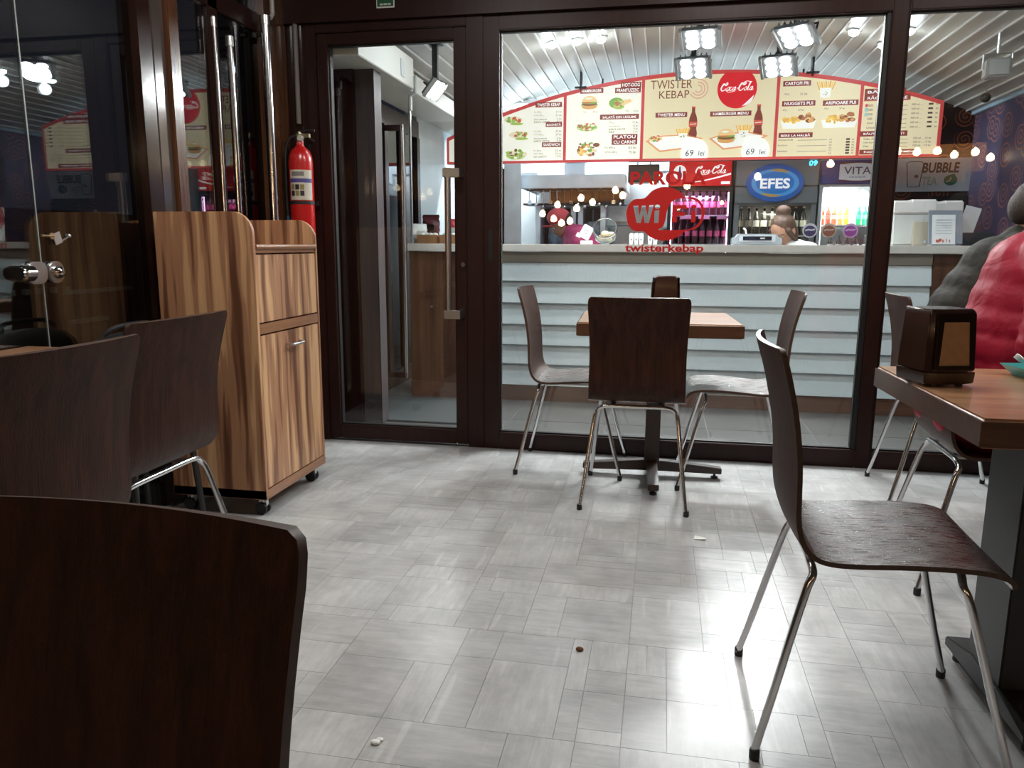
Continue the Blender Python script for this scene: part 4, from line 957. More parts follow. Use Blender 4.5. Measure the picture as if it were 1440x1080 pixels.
sw.obj('brand_swirl', printed('salmon', (.72,.42,.30)), mbd)
dd = MB(); ztop = 2.495
poly(dd, [p for p in arc(.560, 2.378, .160, .160, 128, 412, 44)], YT); dd.obj('round_logo', printed('cola_red', (.66,.02,.03)), mbd)
cl = MB(); cursive_cola(cl, .555, 2.392, .275, YT-.0015); cl.obj('round_logo_script', PWHITE, mbd)
ws = MB(); ribbon(ws, arc(.56, 2.378, .148, .148, -72, -22, 10), lambda t: .022*math.sin(PI*t)+.001, YT-.0012); ws.obj('round_logo_glint', PWHITE, mbd)
# printed food pictures
FC = dict(bun=(.66,.36,.12), bun2=(.80,.55,.25), leaf=(.20,.38,.07), leaf2=(.36,.50,.12), meat=(.22,.08,.04), meat2=(.42,.16,.07), tomato=(.60,.10,.06), fries=(.82,.55,.12), fries2=(.70,.42,.10), cream=(.90,.86,.74), paper=(.93,.92,.86), tray=(.74,.34,.16), glassy=(.22,.05,.035), onion=(.75,.66,.50))
class Pic:
    def __init__(s): s.d = {}; s.k = 0
    def m(s, c): s.k += 1; return s.d.setdefault(c, MB()), YT - .00008*s.k
    def e(s, c, x, z, rx, rz_): mb_, y_ = s.m(c); disc(mb_, x, z, rx, rz_, y_, 18)
    def p(s, c, pts): mb_, y_ = s.m(c); poly(mb_, pts, y_)
    def scatter(s, cs, x, z, rx, rz_, n, r_, rnd):
        for i in range(n):
            a, q = rnd.random()*2*PI, math.sqrt(rnd.random()); s.e(cs[i % len(cs)], x+rx*q*math.cos(a), z+rz_*q*math.sin(a), r_*(.6+rnd.random()*.8), r_*(.4+rnd.random()*.7))
    def done(s, name):
        root = None
        names = list(s.d)
        allm = MB(); mats = []
        for i, c in enumerate(names):
            mats.append(printed('food_'+c, FC[c])); mb_ = s.d[c]; allm.add(mb_.v, mb_.f, i)
        return allm.obj(name, mats, mbd)
rn = random.Random(3)
def burger(P, x, z, s):
    P.e('leaf2', x, z-.018*s, .075*s, .020*s); P.e('bun', x, z-.034*s, .066*s, .020*s); P.e('meat', x, z-.010*s, .066*s, .016*s); P.e('leaf', x, z+.002*s, .072*s, .012*s); P.e('tomato', x-.02*s, z+.004*s, .04*s, .008*s)
    P.p('bun2', arc(x, z+.006*s, .066*s, .052*s, 0, 180, 14)); P.e('cream', x-.01*s, z+.036*s, .03*s, .008*s)
def fries(P, x, z, s, cup=True):
    for i in range(9):
        a = (i-4)*.012*s; P.p('fries' if i % 2 else 'fries2', [(x+a-.005*s, z), (x+a*1.5-.004*s, z+(.06+.02*rn.random())*s), (x+a*1.5+.006*s, z+.062*s), (x+a+.006*s, z)])
    if cup: P.p('paper', [(x-.045*s, z+.015*s), (x+.045*s, z+.015*s), (x+.036*s, z-.06*s), (x-.036*s, z-.06*s)]); P.scatter(['leaf','meat'], x, z-.025*s, .028*s, .02*s, 5, .006*s, rn)
def bottle_pic(P, x, z, s):
    P.p('glassy', [(x-.030*s,z-.11*s),(x+.030*s,z-.11*s),(x+.036*s,z-.06*s),(x+.028*s,z-.02*s),(x+.036*s,z+.03*s),(x+.030*s,z+.07*s),(x+.013*s,z+.115*s),(x+.013*s,z+.145*s),(x-.013*s,z+.145*s),(x-.013*s,z+.115*s),(x-.030*s,z+.07*s),(x-.036*s,z+.03*s),(x-.028*s,z-.02*s),(x-.036*s,z-.06*s)])
    P.p('tomato', [(x-.034*s,z-.005*s),(x+.034*s,z-.005*s),(x+.036*s,z+.035*s),(x-.036*s,z+.035*s)]); P.p('paper', [(x-.026*s,z+.010*s),(x+.026*s,z+.014*s),(x+.026*s,z+.020*s),(x-.026*s,z+.016*s)])
    P.p('tomato', [(x-.015*s,z+.145*s),(x+.015*s,z+.145*s),(x+.015*s,z+.158*s),(x-.015*s,z+.158*s)])
def tray_pic(P, x, z, s):
    P.p('tray', [(x-.25*s,z+.015*s),(x-.12*s,z-.085*s),(x+.10*s,z-.06*s),(x+.26*s,z+.03*s),(x+.10*s,z+.065*s),(x-.1*s,z+.06*s)])
    P.p('paper', [(x-.22*s,z+.012*s),(x-.115*s,z-.07*s),(x+.09*s,z-.048*s),(x+.22*s,z+.028*s),(x+.09*s,z+.055*s),(x-.09*s,z+.05*s)])
for args in ((-1.345, 2.172), (-1.30, 2.045)):
    P = Pic(); P.e('onion', args[0], args[1], .085, .030); P.scatter(['leaf','meat2','tomato','leaf2'], args[0]+.01, args[1]+.004, .07, .022, 16, .013, rn); P.e('leaf2', args[0]+.03, args[1]-.034, .06, .012); P.done('food_picture')
P = Pic(); P.e('leaf2', -1.32, 1.872, .09, .040); P.scatter(['leaf','cream','leaf2','meat','onion'], -1.32, 1.88, .085, .036, 26, .014, rn); P.done('food_picture')
P = Pic(); burger(P, -.672, 2.298, 1.0); P.done('food_picture')
P = Pic(); P.e('leaf', -.44, 2.290, .065, .045); P.e('leaf2', -.42, 2.262, .05, .025); P.p('bun2', [(-.46,2.262),(-.43,2.302),(-.32,2.320),(-.31,2.296),(-.40,2.258)]); P.e('meat2', -.435, 2.284, .024, .020); P.scatter(['leaf','onion','leaf2'], -.41, 2.29, .07, .04, 10, .010, rn); P.done('food_picture')
P = Pic(); P.e('leaf2', -.69, 2.094, .09, .032); P.scatter(['tomato','leaf','cream','meat2','onion'], -.69, 2.098, .082, .030, 30, .013, rn); P.done('food_picture')
P = Pic(); P.e('paper', -.69, 1.912, .115, .070); P.scatter(['onion','meat2','fries','leaf','meat','cream','bun'], -.69, 1.912, .10, .058, 46, .015, rn); P.e('meat', -.605, 1.945, .03, .018); P.done('food_picture')
P = Pic(); tray_pic(P, .055, 1.955, .95); P.e('bun2', -.10, 1.985, .06, .020); P.scatter(['leaf','meat2','tomato','onion'], -.10, 1.985, .06, .026, 16, .012, rn); fries(P, .13, 2.015, .8); P.done('food_picture')
P = Pic(); bottle_pic(P, .212, 2.085, 1.0); P.done('food_picture')
P = Pic(); tray_pic(P, .585, 1.965, .95); burger(P, .49, 1.995, 1.05); fries(P, .63, 2.025, .9); P.done('food_picture')
P = Pic(); bottle_pic(P, .745, 2.085, 1.02); P.done('food_picture')
P = Pic(); fries(P, 1.262, 2.345, 1.0); P.done('food_picture')
for x in (1.065, 1.385):
    P = Pic(); P.p('paper', [(x-.14,2.105),(x+.14,2.105),(x+.12,2.045),(x-.12,2.045)]); P.scatter(['fries','fries2'], x-.06, 2.11, .06, .025, 22, .014, rn); P.scatter(['meat2','bun','meat'], x+.065, 2.125, .06, .032, 20, .017, rn); P.done('food_picture')
for x, z in ((.235, 1.868), (.735, 1.870)):
    m = MB(); poly(m, arc(x, z, .115, .115, -25, 205, 26), YT-.005); o = m.obj('price_disc', PWHITE, mbd)
    t_ = MB(); text(t_, '69', x-.045, z-.005, YT-.0065, height=.050, slant=.12); text(t_, 'lei', x+.055, z-.008, YT-.0065, height=.042, slant=.12); t_.obj('price_number', printed('black', (.03,.03,.03)), o)
for x in (1.595,):
    m = MB()
    disc(m, x-.008, 2.212, .012, .012, YT-.001); m.obj('drink_icon', BRED, mbd); m = MB(); rect(m, x-.02, x+.004, 2.165, 2.195, YT-.001); rect(m, x-.02, x+.004, 2.128, 2.155, YT-.001); m.obj('drink_icon', printed('mint', (.35,.55,.50)), mbd)
m = MB(); poly(m, [(1.90, 2.30), (1.90, 2.245), (1.56, 2.245), (1.56, 2.248), (1.896, 2.248), (1.896, 2.30)], YT); m.obj('title_rule', BRED, mbd)
for x in (-.75, 1.15): MB().box(x-.05, x+.05, -.03, -.005, bz(x)-.003, bz(x)+.012).box(x-.008, x+.008, -.03, .05, bz(x)-.02, vz(x)-.005).obj('hanger', DARKST, mbd)

# ================================================================== STICKER ON THE BIG WINDOW
YS = 3.9645
stk = thing('wifi_sticker', 'red cut-out wireless password sticker on the big window', 'sticker', (0, YS, 0))
m = MB(); text(m, 'PAROLA', .012, 1.408, 0, width=.365, height=.066, bold=.03); m.obj('upper_word', VINYL, stk)
m = MB(); text(m, 'twisterkebap', .005, 1.064, 0, width=.385, height=.050, bold=.03); m.obj('lower_word', VINYL, stk)
# cloud: blob with the letters Wi cut out, outlined loop holding the letters Fi
def cut_shape(outer, holes, y, mat_, name, parent, th=.0006):
    cu = bpy.data.curves.new(name, 'CURVE'); cu.dimensions = '2D'; cu.fill_mode = 'FRONT'; cu.extrude = th/2
    for lp_ in [outer]+holes:
        s_ = cu.splines.new('POLY'); s_.points.add(len(lp_)-1); s_.use_cyclic_u = True
        for p_, q in zip(s_.points, lp_): p_.co = (q[0], q[1], 0, 1)
    ob = bpy.data.objects.new(name, cu); COL.objects.link(ob)
    me = bpy.data.meshes.new_from_object(ob.evaluated_get(bpy.context.evaluated_depsgraph_get()))
    bpy.data.objects.remove(ob); bpy.data.curves.remove(cu)
    me.transform(Matrix(((1,0,0,0),(0,0,-1,y),(0,1,0,0),(0,0,0,1))))
    me.materials.clear(); me.materials.append(mat_)
    return link(name, me, parent)
X0, Z0, K = -.186, 1.105, .262/100.0   # sticker grid: 145 wide x 100 tall
def G(pts): return [(X0+a*K, Z0+b*K) for a, b in pts]
outer = catmull([(0,50,0),(4,67,0),(15,77,0),(33,79,0),(47,92,0),(65,99,0),(85,97,0),(101,88,0),(109,80,0),(124,80,0),(137,72,0),(145,55,0),(142,36,0),(131,23,0),(112,18,0),(100,9,0),(82,1,0),(62,1,0),(45,8,0),(34,17,0),(17,18,0),(5,29,0)], 5, True)
outer = [(p.x, p.y) for p in outer]
W_ = [(13,65),(22,65),(25,47),(29,65),(36,65),(40,47),(43,66),(51,66),(43,33),(35,33),(32,50),(28,33),(20,33)]
i_ = [(53,56),(62,57),(61,33),(53,33)]; dot = [(58+5*math.cos(t*PI/6), 63+4*math.sin(t*PI/6)) for t in range(12)]
win = catmull([(62,20,0),(70,27,0),(74,40,0),(77,58,0),(83,70,0),(94,77,0),(112,78,0),(127,74,0),(137,64,0),(140,50,0),(137,36,0),(128,26,0),(114,21,0),(90,20,0)], 5, True)
win = [(p.x, p.y) for p in win]
cut_shape(G(outer), [G(W_), G(i_), G(dot), G(win)], 0, VINYL, 'cloud_shape', stk)
m = MB()
for pts in ([(86,66),(112,66),(112,59),(95,59),(95,53),(109,53),(109,46),(95,46),(95,34),(86,34)], [(121,56),(129,56),(129,34),(121,34)], [(125+5*math.cos(t*PI/6), 63+4*math.sin(t*PI/6)) for t in range(12)]): m.prism(G(pts), -.0003, .0003, 'xz')
m.obj('cloud_letters', VINYL, stk)

ORD = ['leftmost', 'second from the left', 'third from the left', 'fourth from the left', 'fifth from the left', 'sixth from the left', 'seventh from the left', 'eighth from the left', 'ninth from the left', 'tenth from the left', '11th from the left', '12th from the left', '13th from the left', '14th from the left', '15th from the left', '16th from the left', '17th from the left', '18th from the left', '19th from the left', '20th from the left', '21st from the left', '22nd from the left', '23rd from the left']
# ================================================================== FRIDGES
GREYF = mat('fridge_grey', (.17,.19,.20), .35); DARKF = mat('fridge_dark', (.02,.022,.025), .4); INW = mat('fridge_inside', (.55,.56,.58), .5)
FG = glass('fridge_glass', (.96,.97,.97))
YFR = 7.16
def fridge(label, x0, x1, zw0, zw1, ztop, body, inner, strip_col, strip_e, power, shelves, yf=YFR, depth=.55, frame=.03):
    t = thing('drinks_fridge', label, 'fridge', ((x0+x1)/2, yf, 0), 0, 'drinks fridges behind the counter')
    hw = (x1-x0)/2; d = depth
    m = MB(); m.box(-hw, hw, d-.03, d, .08, ztop).box(-hw, -hw+.025, .02, d-.03, .08, ztop).box(hw-.025, hw, .02, d-.03, .08, ztop).box(-hw+.025, hw-.025, .02, d-.03, zw1, ztop).box(-hw+.025, hw-.025, .02, d-.03, .08, .18)
    m.obj('body', body, t)
    m = MB(); m.box(-hw+.0255, hw-.0255, d-.036, d-.031, .19, zw1-.002).obj('liner', inner, t)
    fr = MB().box(-hw, -hw+frame, -.01, .02, .10, zw1).box(hw-frame, hw, -.01, .02, .10, zw1).box(-hw+frame, hw-frame, -.01, .02, zw1-.02, zw1).box(-hw+frame, hw-frame, -.01, .02, .10, zw0).obj('door_frame', body, t, bevel=.003)
    MB().box(-hw+frame, hw-frame, .003, .008, zw0, zw1-.02).obj('door_glass', FG, fr)
    for z in shelves: MB().box(-hw+.03, hw-.03, .03, d-.05, z-.012, z).obj('shelf', mat('wire_shelf', (.45,.46,.47), .4), t)
    for s_ in (-1, 1): MB().box(s_*(hw-.034)-.004, s_*(hw-.034)+.004, .025, .033, zw0+.01, zw1-.04).obj('light_strip', emissive('strip_'+body.name+inner.name, strip_col, strip_e), t)
    for zz in (zw1-.06,): light('AREA', 'fridge_light', ((x0+x1)/2, yf+.10, zz), power, strip_col, .3, target=((x0+x1)/2, yf+.25, .9))
    MB().box(-hw+.02,-hw+.06,.05,d-.05,0,.08).box(hw-.06,hw-.02,.05,d-.05,0,.08).obj('foot_rail', BLACK, t)
    return t
_bm = {}
def bottle(loc, h, r, glasscol, labelcol, capcol, label, group, key):
    if key not in _bm:
        gm = mat('bottle_'+key, glasscol, .12, coat=.4)
        a = MB().lathe([(r*.9,0),(r,.01*h),(r,.30*h),(r*.9,.38*h),(r,.50*h),(r*.92,.62*h),(r*.42,.80*h),(r*.36,.84*h),(r*.36,.95*h)], 12).mesh('bottle_body', gm, smooth=True)
        b = MB().lathe([(r*1.015,.30*h),(r*1.015,.52*h)], 12).mesh('bottle_label', mat('bottle_label_'+key, labelcol, .5), smooth=True)
        c = MB().lathe([(r*.42,.94*h),(r*.42,h),(r*.3,h*1.005)], 12).mesh('bottle_cap', mat('bottle_cap_'+key, capcol, .4), smooth=True)
        _bm[key] = (a, b, c)
    t = thing('bottle', label, 'bottle', loc, 0, group)
    for nm, me in zip(('glass_body', 'label_sleeve', 'cap'), _bm[key]): link(nm, me, t)
    return t
# cola fridge
f1 = fridge('tall red-headed fridge full of dark bottles lit pink', .03, .585, .20, 1.585, 1.96, DARKF, mat('liner_violet', (.10,.06,.12), .5), (1.0,.55,.92), 9.0, 7.0, (1.352, 1.098))
MB().box(-.272, .255, -.03, .02, 1.60, 1.90).obj('header', mat('cola_red_plastic', (.55,.012,.02), .3, emit=.35), f1, bevel=.006)
m = MB(); cursive_cola(m, .075, 1.735, .27, -.032); m.obj('header_script', mat('header_white', (.9,.9,.9), .4, emit=.5), f1)
m = MB(); disc(m, -.185, 1.715, .055, .062, -.0315); m.obj('header_disc', MATS['header_white'], f1)
m = MB(); poly(m, [(-.205,1.665),(-.168,1.665),(-.166,1.70),(-.178,1.73),(-.180,1.765),(-.193,1.765),(-.195,1.73),(-.207,1.70)], -.033); m.obj('header_bottle', mat('header_violet', (.25,.06,.22), .4), f1)
m = MB(); ribbon(m, [(p.x, p.y) for p in catmull([(-.12,1.625,0),(0,1.640,0),(.12,1.665,0),(.25,1.70,0)], 6)], lambda t: .004+.012*t, -.032); m.obj('header_wave', MATS['header_white'], f1)
m = MB(); rect(m, .17, .245, 1.612, 1.635, -.032); m.obj('header_plate', MATS['header_white'], f1)
for k in range(9): bottle((.075+.0585*k, YFR+.09, 1.352), .225, .025, (.035,.008,.012), (.55,.10,.22), (.6,.05,.1), 'dark bottle on the upper shelf of the red-headed fridge, '+ORD[k], 'cola bottles on the upper fridge shelf', 'cola')
for k in range(8): bottle((.085+.064*k, YFR+.09, 1.098), .225, .025, (.035,.008,.012), (.55,.10,.22), (.6,.05,.1), 'dark bottle on the lower shelf of the red-headed fridge, '+ORD[k], 'cola bottles on the lower fridge shelf', 'cola')
for z, n_ in ((1.338, 3), (1.086, 3)):
    for k in range(n_): o = MB().box(.14+.16*k, .24+.16*k, YFR+.022, YFR+.026, z-.022, z+.004).obj('price_rail', mat('price_rail_pink', (.7,.35,.6), .5)); o.parent = f1; o.matrix_parent_inverse = Matrix.Translation(f1.location).inverted()
# grey beer fridge with blue oval
f2 = fridge('grey fridge with a big blue oval sign and a narrow bottle window', .60, 1.285, 1.135, 1.45, 1.96, GREYF, DARKF, (1.0,.94,.78), 7.0, 3.0, (1.178,), frame=.045)
MB().box(-.342, .342, -.03, .02, 1.445, 1.585).obj('lower_fascia', GREYF, f2, bevel=.006)
MB().box(-.342, .342, -.032, .02, 1.592, 1.90).obj('upper_fascia', GREYF, f2, bevel=.006)
ov = MB().prism(arc(-.018, 1.615, .238, .158, 0, 353, 48), -.066, -.03, 'xz').obj('oval_sign', mat('oval_rim', (.012,.10,.40), .25, coat=.5, emit=.12), f2, bevel=.006)
m = MB(); disc(m, -.018, 1.615, .196, .118, -.0672, 40); m.obj('oval_band', mat('oval_light', (.06,.30,.66), .3, emit=.15), ov)
m = MB(); disc(m, -.018, 1.615, .158, .092, -.0682, 40); m.obj('oval_centre', mat('oval_blue', (.01,.16,.50), .3, emit=.15), ov)
m = MB(); ribbon(m, [(-.018+.178*math.cos(R(a)), 1.615+.106*math.sin(R(a))) for a in range(55, 118, 6)], lambda t: .026*math.sin(PI*min(1,t+.12)), -.0686); ribbon(m, [(-.018+.178*math.cos(R(a)), 1.615+.106*math.sin(R(a))) for a in range(232, 300, 6)], lambda t: .026*math.sin(PI*min(1,t+.12)), -.0686); m.obj('oval_gold_arc', mat('oval_gold', (.55,.36,.12), .3), ov)
m = MB(); text(m, 'EFES', -.018, 1.610, -.0692, width=.245, height=.086, bold=.03); m.obj('oval_lettering', mat('oval_white', (.92,.93,.95), .4, emit=.3), ov)
m = MB(); text(m, '09', .285, 1.778, -.034, height=.042, width=.065, slant=.1, bold=.01); m.obj('display_digits', emissive('digit_cyan', (.05,.65,.95), 3.0), f2)
for k in range(9):
    w_ = k in (2, 3, 7, 8)
    bottle((.672+.066*k, YFR+.09, 1.178), .245, .027, (.02,.016,.012), (.70,.68,.58) if w_ else (.16,.14,.11), (.45,.42,.35), 'dark beer bottle in the grey fridge window, '+ORD[k], 'beer bottles in the grey fridge', 'beer_w' if w_ else 'beer')
MB().box(-.28,.20,-.012,-.006,1.158,1.18).obj('price_rail', mat('price_rail_cream', (.5,.46,.32), .5), f2)
# bright display fridge
f3 = fridge('bright white-lit display fridge with coloured bottles under a blue header', 1.30, 1.755, .95, 1.60, 1.95, mat('fridge_silver', (.40,.42,.43), .35), mat('liner_white', (.85,.88,.88), .5), (.95,1.0,1.0), 12.0, 12.0, (1.265, 1.02))
MB().box(-.225,.225,-.028,.02,1.605,1.80).obj('header', mat('header_navy', (.02,.035,.16), .35, emit=.1), f3, bevel=.004)
m = MB(); poly(m, [(-.085,1.62),(.21,1.62),(.21,1.785),(-.085,1.785)], -.0295); m.obj('name_plate', mat('plate_maroon', (.10,.025,.03), .4), f3)
m = MB(); poly(m, [(-.082,1.64)]+[(-.06+.25*k/8, 1.640-.010*math.sin(PI*k/8)) for k in range(9)]+[(.205,1.64),(.205,1.765)]+[(.19-.25*k/8, 1.765+.010*math.sin(PI*k/8)) for k in range(9)]+[(-.082,1.765)], -.0300); m.obj('name_field', mat('plate_silver', (.52,.53,.56), .35, emit=.1), f3)
m = MB(); text(m, 'VITA', .062, 1.712, -.0306, width=.215, height=.062, bold=.005); text(m, 'GRANDE', .062, 1.660, -.0306, width=.13, height=.015); m.obj('name_lettering', mat('plate_navy', (.015,.02,.07), .4), f3)
for k, (c1_, c2_) in enumerate((((.45,.06,.03),(.8,.25,.15)),((.50,.07,.03),(.7,.15,.1)),((.55,.12,.06),(.85,.5,.35)),((.62,.28,.08),(.9,.6,.3)),((.55,.55,.04),(.8,.8,.2)),((.55,.75,.68),(.85,.95,.9)),((.02,.35,.12),(.1,.6,.3)),((.02,.38,.16),(.2,.65,.4)))):
    bottle((1.355+.050*k, YFR+.09, 1.265), .165, .022, c1_, c2_, (.3,.3,.3), ['red','deep red','rust red','orange','yellow','pale mint','green','dark green'][k]+' bottle on the lit shelf of the bright display fridge', 'coloured bottles in the bright fridge', 'col%d' % k)
for k in range(5): bottle((1.44+.07*k, YFR+.09, 1.02), .16, .024, (.03,.015,.012), (.6,.6,.58), (.3,.3,.3), 'dark bottle low in the bright display fridge, '+ORD[k], 'dark bottles low in the bright fridge', 'low')
for k, (x, c1_, c2_) in enumerate(((1.245, (.10,.07,.18), (.75,.75,.78)), (1.40, (.38,.14,.08), (.70,.55,.45)), (1.575, (.38,.10,.42), (.80,.55,.80)))):
    s_ = thing('round_sticker', ['violet and white round sticker on the edge of the grey fridge', 'orange round sticker low on the bright fridge door', 'magenta round sticker low on the bright fridge door'][k], 'sticker', (x, YFR-.013, 1.215))
    m = MB().prism(arc(0, 0, .062, .062, 0, 350, 35), -.001, .001, 'xz').obj('disc', mat('stk_a%d' % k, c2_, .5), s_)
    m = MB(); disc(m, 0, -.004, .050, .046, -.0016); m.obj('disc_centre', mat('stk_b%d' % k, c1_, .5), s_)
    m = MB(); ribbon(m, [(-.04,.0),(-.015,.008),(.015,.004),(.04,.010)], .014, -.0022); m.obj('disc_mark', mat('stk_a%d' % k, c2_, .5), s_)

# tea sign and swirl wall corner
ts_ = thing('tea_sign', 'pale sign with a drawn cup and leaf, on the swirl wall', 'sign', (2.27, 7.52, 1.70))
MB().box(-.345, .40, 0, .03, -.14, .145).obj('sign_board', mat('sign_pale', (.50,.54,.56), .45), ts_, bevel=.002)
m = MB(); text(m, 'BUBBLE', .085, .062, -.0012, width=.295, height=.088, bold=.03, slant=.08); m.obj('upper_word', mat('sign_black', (.02,.02,.02), .5), ts_)
m = MB(); text(m, 'TEA', .005, -.050, -.0012, width=.125, height=.072, bold=.02); m.obj('lower_word', mat('sign_sage', (.22,.36,.30), .5), ts_)
m = MB(); poly(m, [(a, b) for a, b in arc(.175, -.045, .055, .045, 100, 400, 20)] + [(.20,.012)], -.0012); m.obj('leaf', mat('sign_green', (.01,.13,.06), .5), ts_)
m = MB(); ribbon(m, [(.14,-.06),(.165,-.05),(.18,-.03),(.17,-.02)], .008, -.0022); m.obj('leaf_vein', MATS['sign_pale'], ts_)
m = MB(); ribbon(m, [(-.19,.09),(-.17,-.10),(-.075,-.10),(-.055,.09)], .008, -.0012); ribbon(m, [(-.20,.095),(-.17,.115),(-.075,.115),(-.05,.095)], .006, -.0012); m.obj('cup_outline', MATS['sign_black'], ts_)
m = MB(); disc(m, -.105, -.01, .017, .014, -.0012); m.obj('cup_pearl', mat('sign_brown', (.12,.07,.04), .5), ts_)
struct('gap_shade_slab', MB().box(2.30, 2.594, 7.50, 7.545, 0, 1.52), mat('dark_gap_shade', (.01,.008,.008), .7))  # dark slab painted in for the shade of an open gap

# ================================================================== KITCHEN
hd_ = thing('extractor_hood', 'long stainless extractor hood over the kebab grills', 'hood', (-.75, 6.9, 0))
MB().box(-.495, .39, 0, .02, 1.575, 1.69).box(-.495, .39, .02, .9, 1.66, 1.69).box(-.515, -.495, 0, .95, 1.575, 1.69).box(.39,.41,0,.95,1.575,1.69).obj('canopy', STEEL_K, hd_, bevel=.004)
MB().box(-.495, .39, .02, .9, 1.60, 1.615).obj('filter_bank', mat('filter_dark', (.05,.055,.06), .4, metal=.5), hd_)
for k in range(4): MB().box(-.47+.215*k, -.46+.215*k, .03, .88, 1.585, 1.60).obj('filter_rib', STEEL, hd_)
MB().box(-.155, .035, .25, .45, 1.69, 2.35).obj('duct', mat('duct_white', (.75,.80,.84), .35), hd_, bevel=.004)
MB().box(-.495, .39, .86, .94, 1.69, 1.79).obj('rear_flashing', STEEL_K, hd_, bevel=.003)
rl = thing('utensil_rail', 'dark utensil rail with a shelf under the hood', 'rail', (-.75, 6.98, 0))
MB().tube([(-.47,0,1.565),(.39,0,1.565)], .007, 8).obj('rail', DARKST, rl, smooth=True)
MB().box(-.50,.40,.0,.25,1.435,1.45).obj('shelf', mat('shelf_dark', (.05,.05,.055), .35, metal=.5), rl, bevel=.002)
MB().box(-.30,.39,.26,.30,1.46,1.57).obj('warm_panel', mat('warm_panel', (.20,.10,.05), .4), rl)
for k in range(14):
    x = -.44+.062*k; L_ = .085+.02*((k*7) % 3)
    u_ = thing('hanging_utensil', 'small steel utensil hanging under the hood, '+ORD[k], 'utensil', (-.75+x, 6.965, 1.558), 0, 'utensils hanging under the hood')
    MB().tube([(0,0,.010),(.006,-.006,.004),(0,-.004,-.01),(.004,-.002,-L_)], .0032, 6).obj('shaft', CHROME, u_, smooth=True)
    if k % 3: MB().ell((.004,-.004,-L_-.016), (.016,.012,.018), 10, 6).obj('bowl', CHROME, u_, smooth=True)
    else: MB().box(-.012,.020,-.004,0,-L_-.034,-L_).obj('blade', CHROME, u_)
def grill(label, x0, x1, cone_col, back_col):
    t = thing('kebab_grill', label, 'grill', ((x0+x1)/2, 7.05, 0), 0, 'upright kebab grills'); hw = (x1-x0)/2
    MB().box(-hw, hw, .28, .36, .9, 1.42).obj('heater_back', mat('grill_back_%d' % int(back_col[0]*1000), back_col, .4, metal=.3), t, bevel=.003)
    for s_ in (-1, 1): MB().box(s_*hw-.022, s_*hw+.022, -.02, .30, .9, 1.425).obj('side_wall', STEEL_K, t, bevel=.003)
    MB().box(-hw-.022, hw+.022, -.05, .36, .86, .90).obj('drip_tray', STEEL_K, t, bevel=.003)
    MB().box(-hw, hw, .0, .36, 1.425, 1.433).obj('top_plate', STEEL_K, t, bevel=.002)
    sp_ = MB().tube([(0,.12,.90),(0,.12,1.40)], .006, 8).obj('spit', CHROME, t)
    MB().lathe([(.03,.92),(.055,.95),(.075,1.05),(.085,1.16),(.078,1.25),(.05,1.29),(.01,1.30)], 22, c=(0,.12,0)).obj('cone', mat('cone_%d' % int(cone_col[0]*1000), cone_col, .35, var=.45, vscale=28, bump=.8, bscale=35), sp_, smooth=True)
    return t
grill('upright grill with a wrapped grey cone left of the cook', -1.12, -.80, (.16,.21,.27), (.13,.06,.035))
grill('upright grill with a dim cone right of the cook', -.735, -.535, (.20,.22,.26), (.16,.13,.13))
wt = thing('kitchen_worktop', 'steel kitchen worktop under the grills', 'worktop', (-.78, 6.97, 0))
MB().box(-.415,.31,0,.88,.80,.86).obj('top', STEEL_K, wt, bevel=.004)
MB().box(-.41,.30,.05,.87,0,.80).obj('cupboard', mat('cupboard_steel', (.35,.38,.4), .4, metal=.6), wt)
sp_l = thing('steel_side_panel', 'tall bright steel panel at the left end of the kitchen', 'panel', (-1.30, 6.62, 0))
MB().box(-.05,.095,0,.03,.9,1.76).obj('sheet', STEEL_K, sp_l, bevel=.003)
MB().box(-.12,-.05,-.01,.06,0,1.72).obj('dark_post', FRAME, sp_l, bevel=.003)
MB().box(-.05,.095,.0,.5,0,.9).obj('base_unit', mat('cupboard_steel', (.3,.3,.3), .4), sp_l, bevel=.003)
wbx = thing('white_notice', 'white square notice on the steel cupboard above the round bowl', 'notice', (-.420, 7.30, 1.375))
MB().box(-.065,.065,0,.012,-.055,.06).obj('sheet', mat('notice_white', (.85,.87,.88), .5), wbx, bevel=.001)
MB().box(-.085,-.065,-.006,.014,-.07,.075).box(.065,.085,-.006,.014,-.07,.075).box(-.085,.085,-.006,.014,.06,.08).box(-.085,.085,-.006,.014,-.075,-.055).obj('border', STEEL_K, wbx, bevel=.002)
MB().tube([(-.13,-.25,-.125),(.15,-.25,-.12)], .012, 10, sy=.35).obj('lid_edge', mat('lid_slate', (.10,.13,.17), .4), wbx, smooth=True)
cpb = thing('steel_cupboard', 'steel cupboard with upright doors behind the round bowl', 'cupboard', (-.20, 7.33, 0))
MB().box(-.26,.20,0,.5,0,1.43).obj('body', mat('cupboard_pale', (.46,.50,.52), .35, metal=.4), cpb, bevel=.004)
for x in (-.25,-.105,.04): MB().box(x, x+.135, -.012, 0, .3, 1.40).obj('door', mat('cupboard_door', (.52,.50,.46), .4), cpb, bevel=.003)
bb = thing('black_speaker_box', 'black box under the menu board behind the sticker word', 'box', (-.19, 7.05, 1.72))
MB().box(-.135,.135,0,.2,-.09,.06).obj('case', mat('box_black', (.02,.022,.025), .45), bb, bevel=.004)
MB().box(-.12,.12,-.004,0,-.075,.045).obj('grille', mat('box_grille', (.03,.032,.036), .7), bb)
MB().box(.05,.06,.05,.06,.06,.10).box(-.06,-.05,.05,.06,.06,.10).obj('hanger', DARKST, bb)
ac = thing('wall_ac_unit', 'grey metal wall panel strip above the hood', 'panel', (-.3, 7.88, 0))
MB().box(-1.3,.35,0,.015,1.80,2.05).box(-1.3,.35,-.01,.0,1.92,1.935).obj('sheet', STEEL_K, ac)
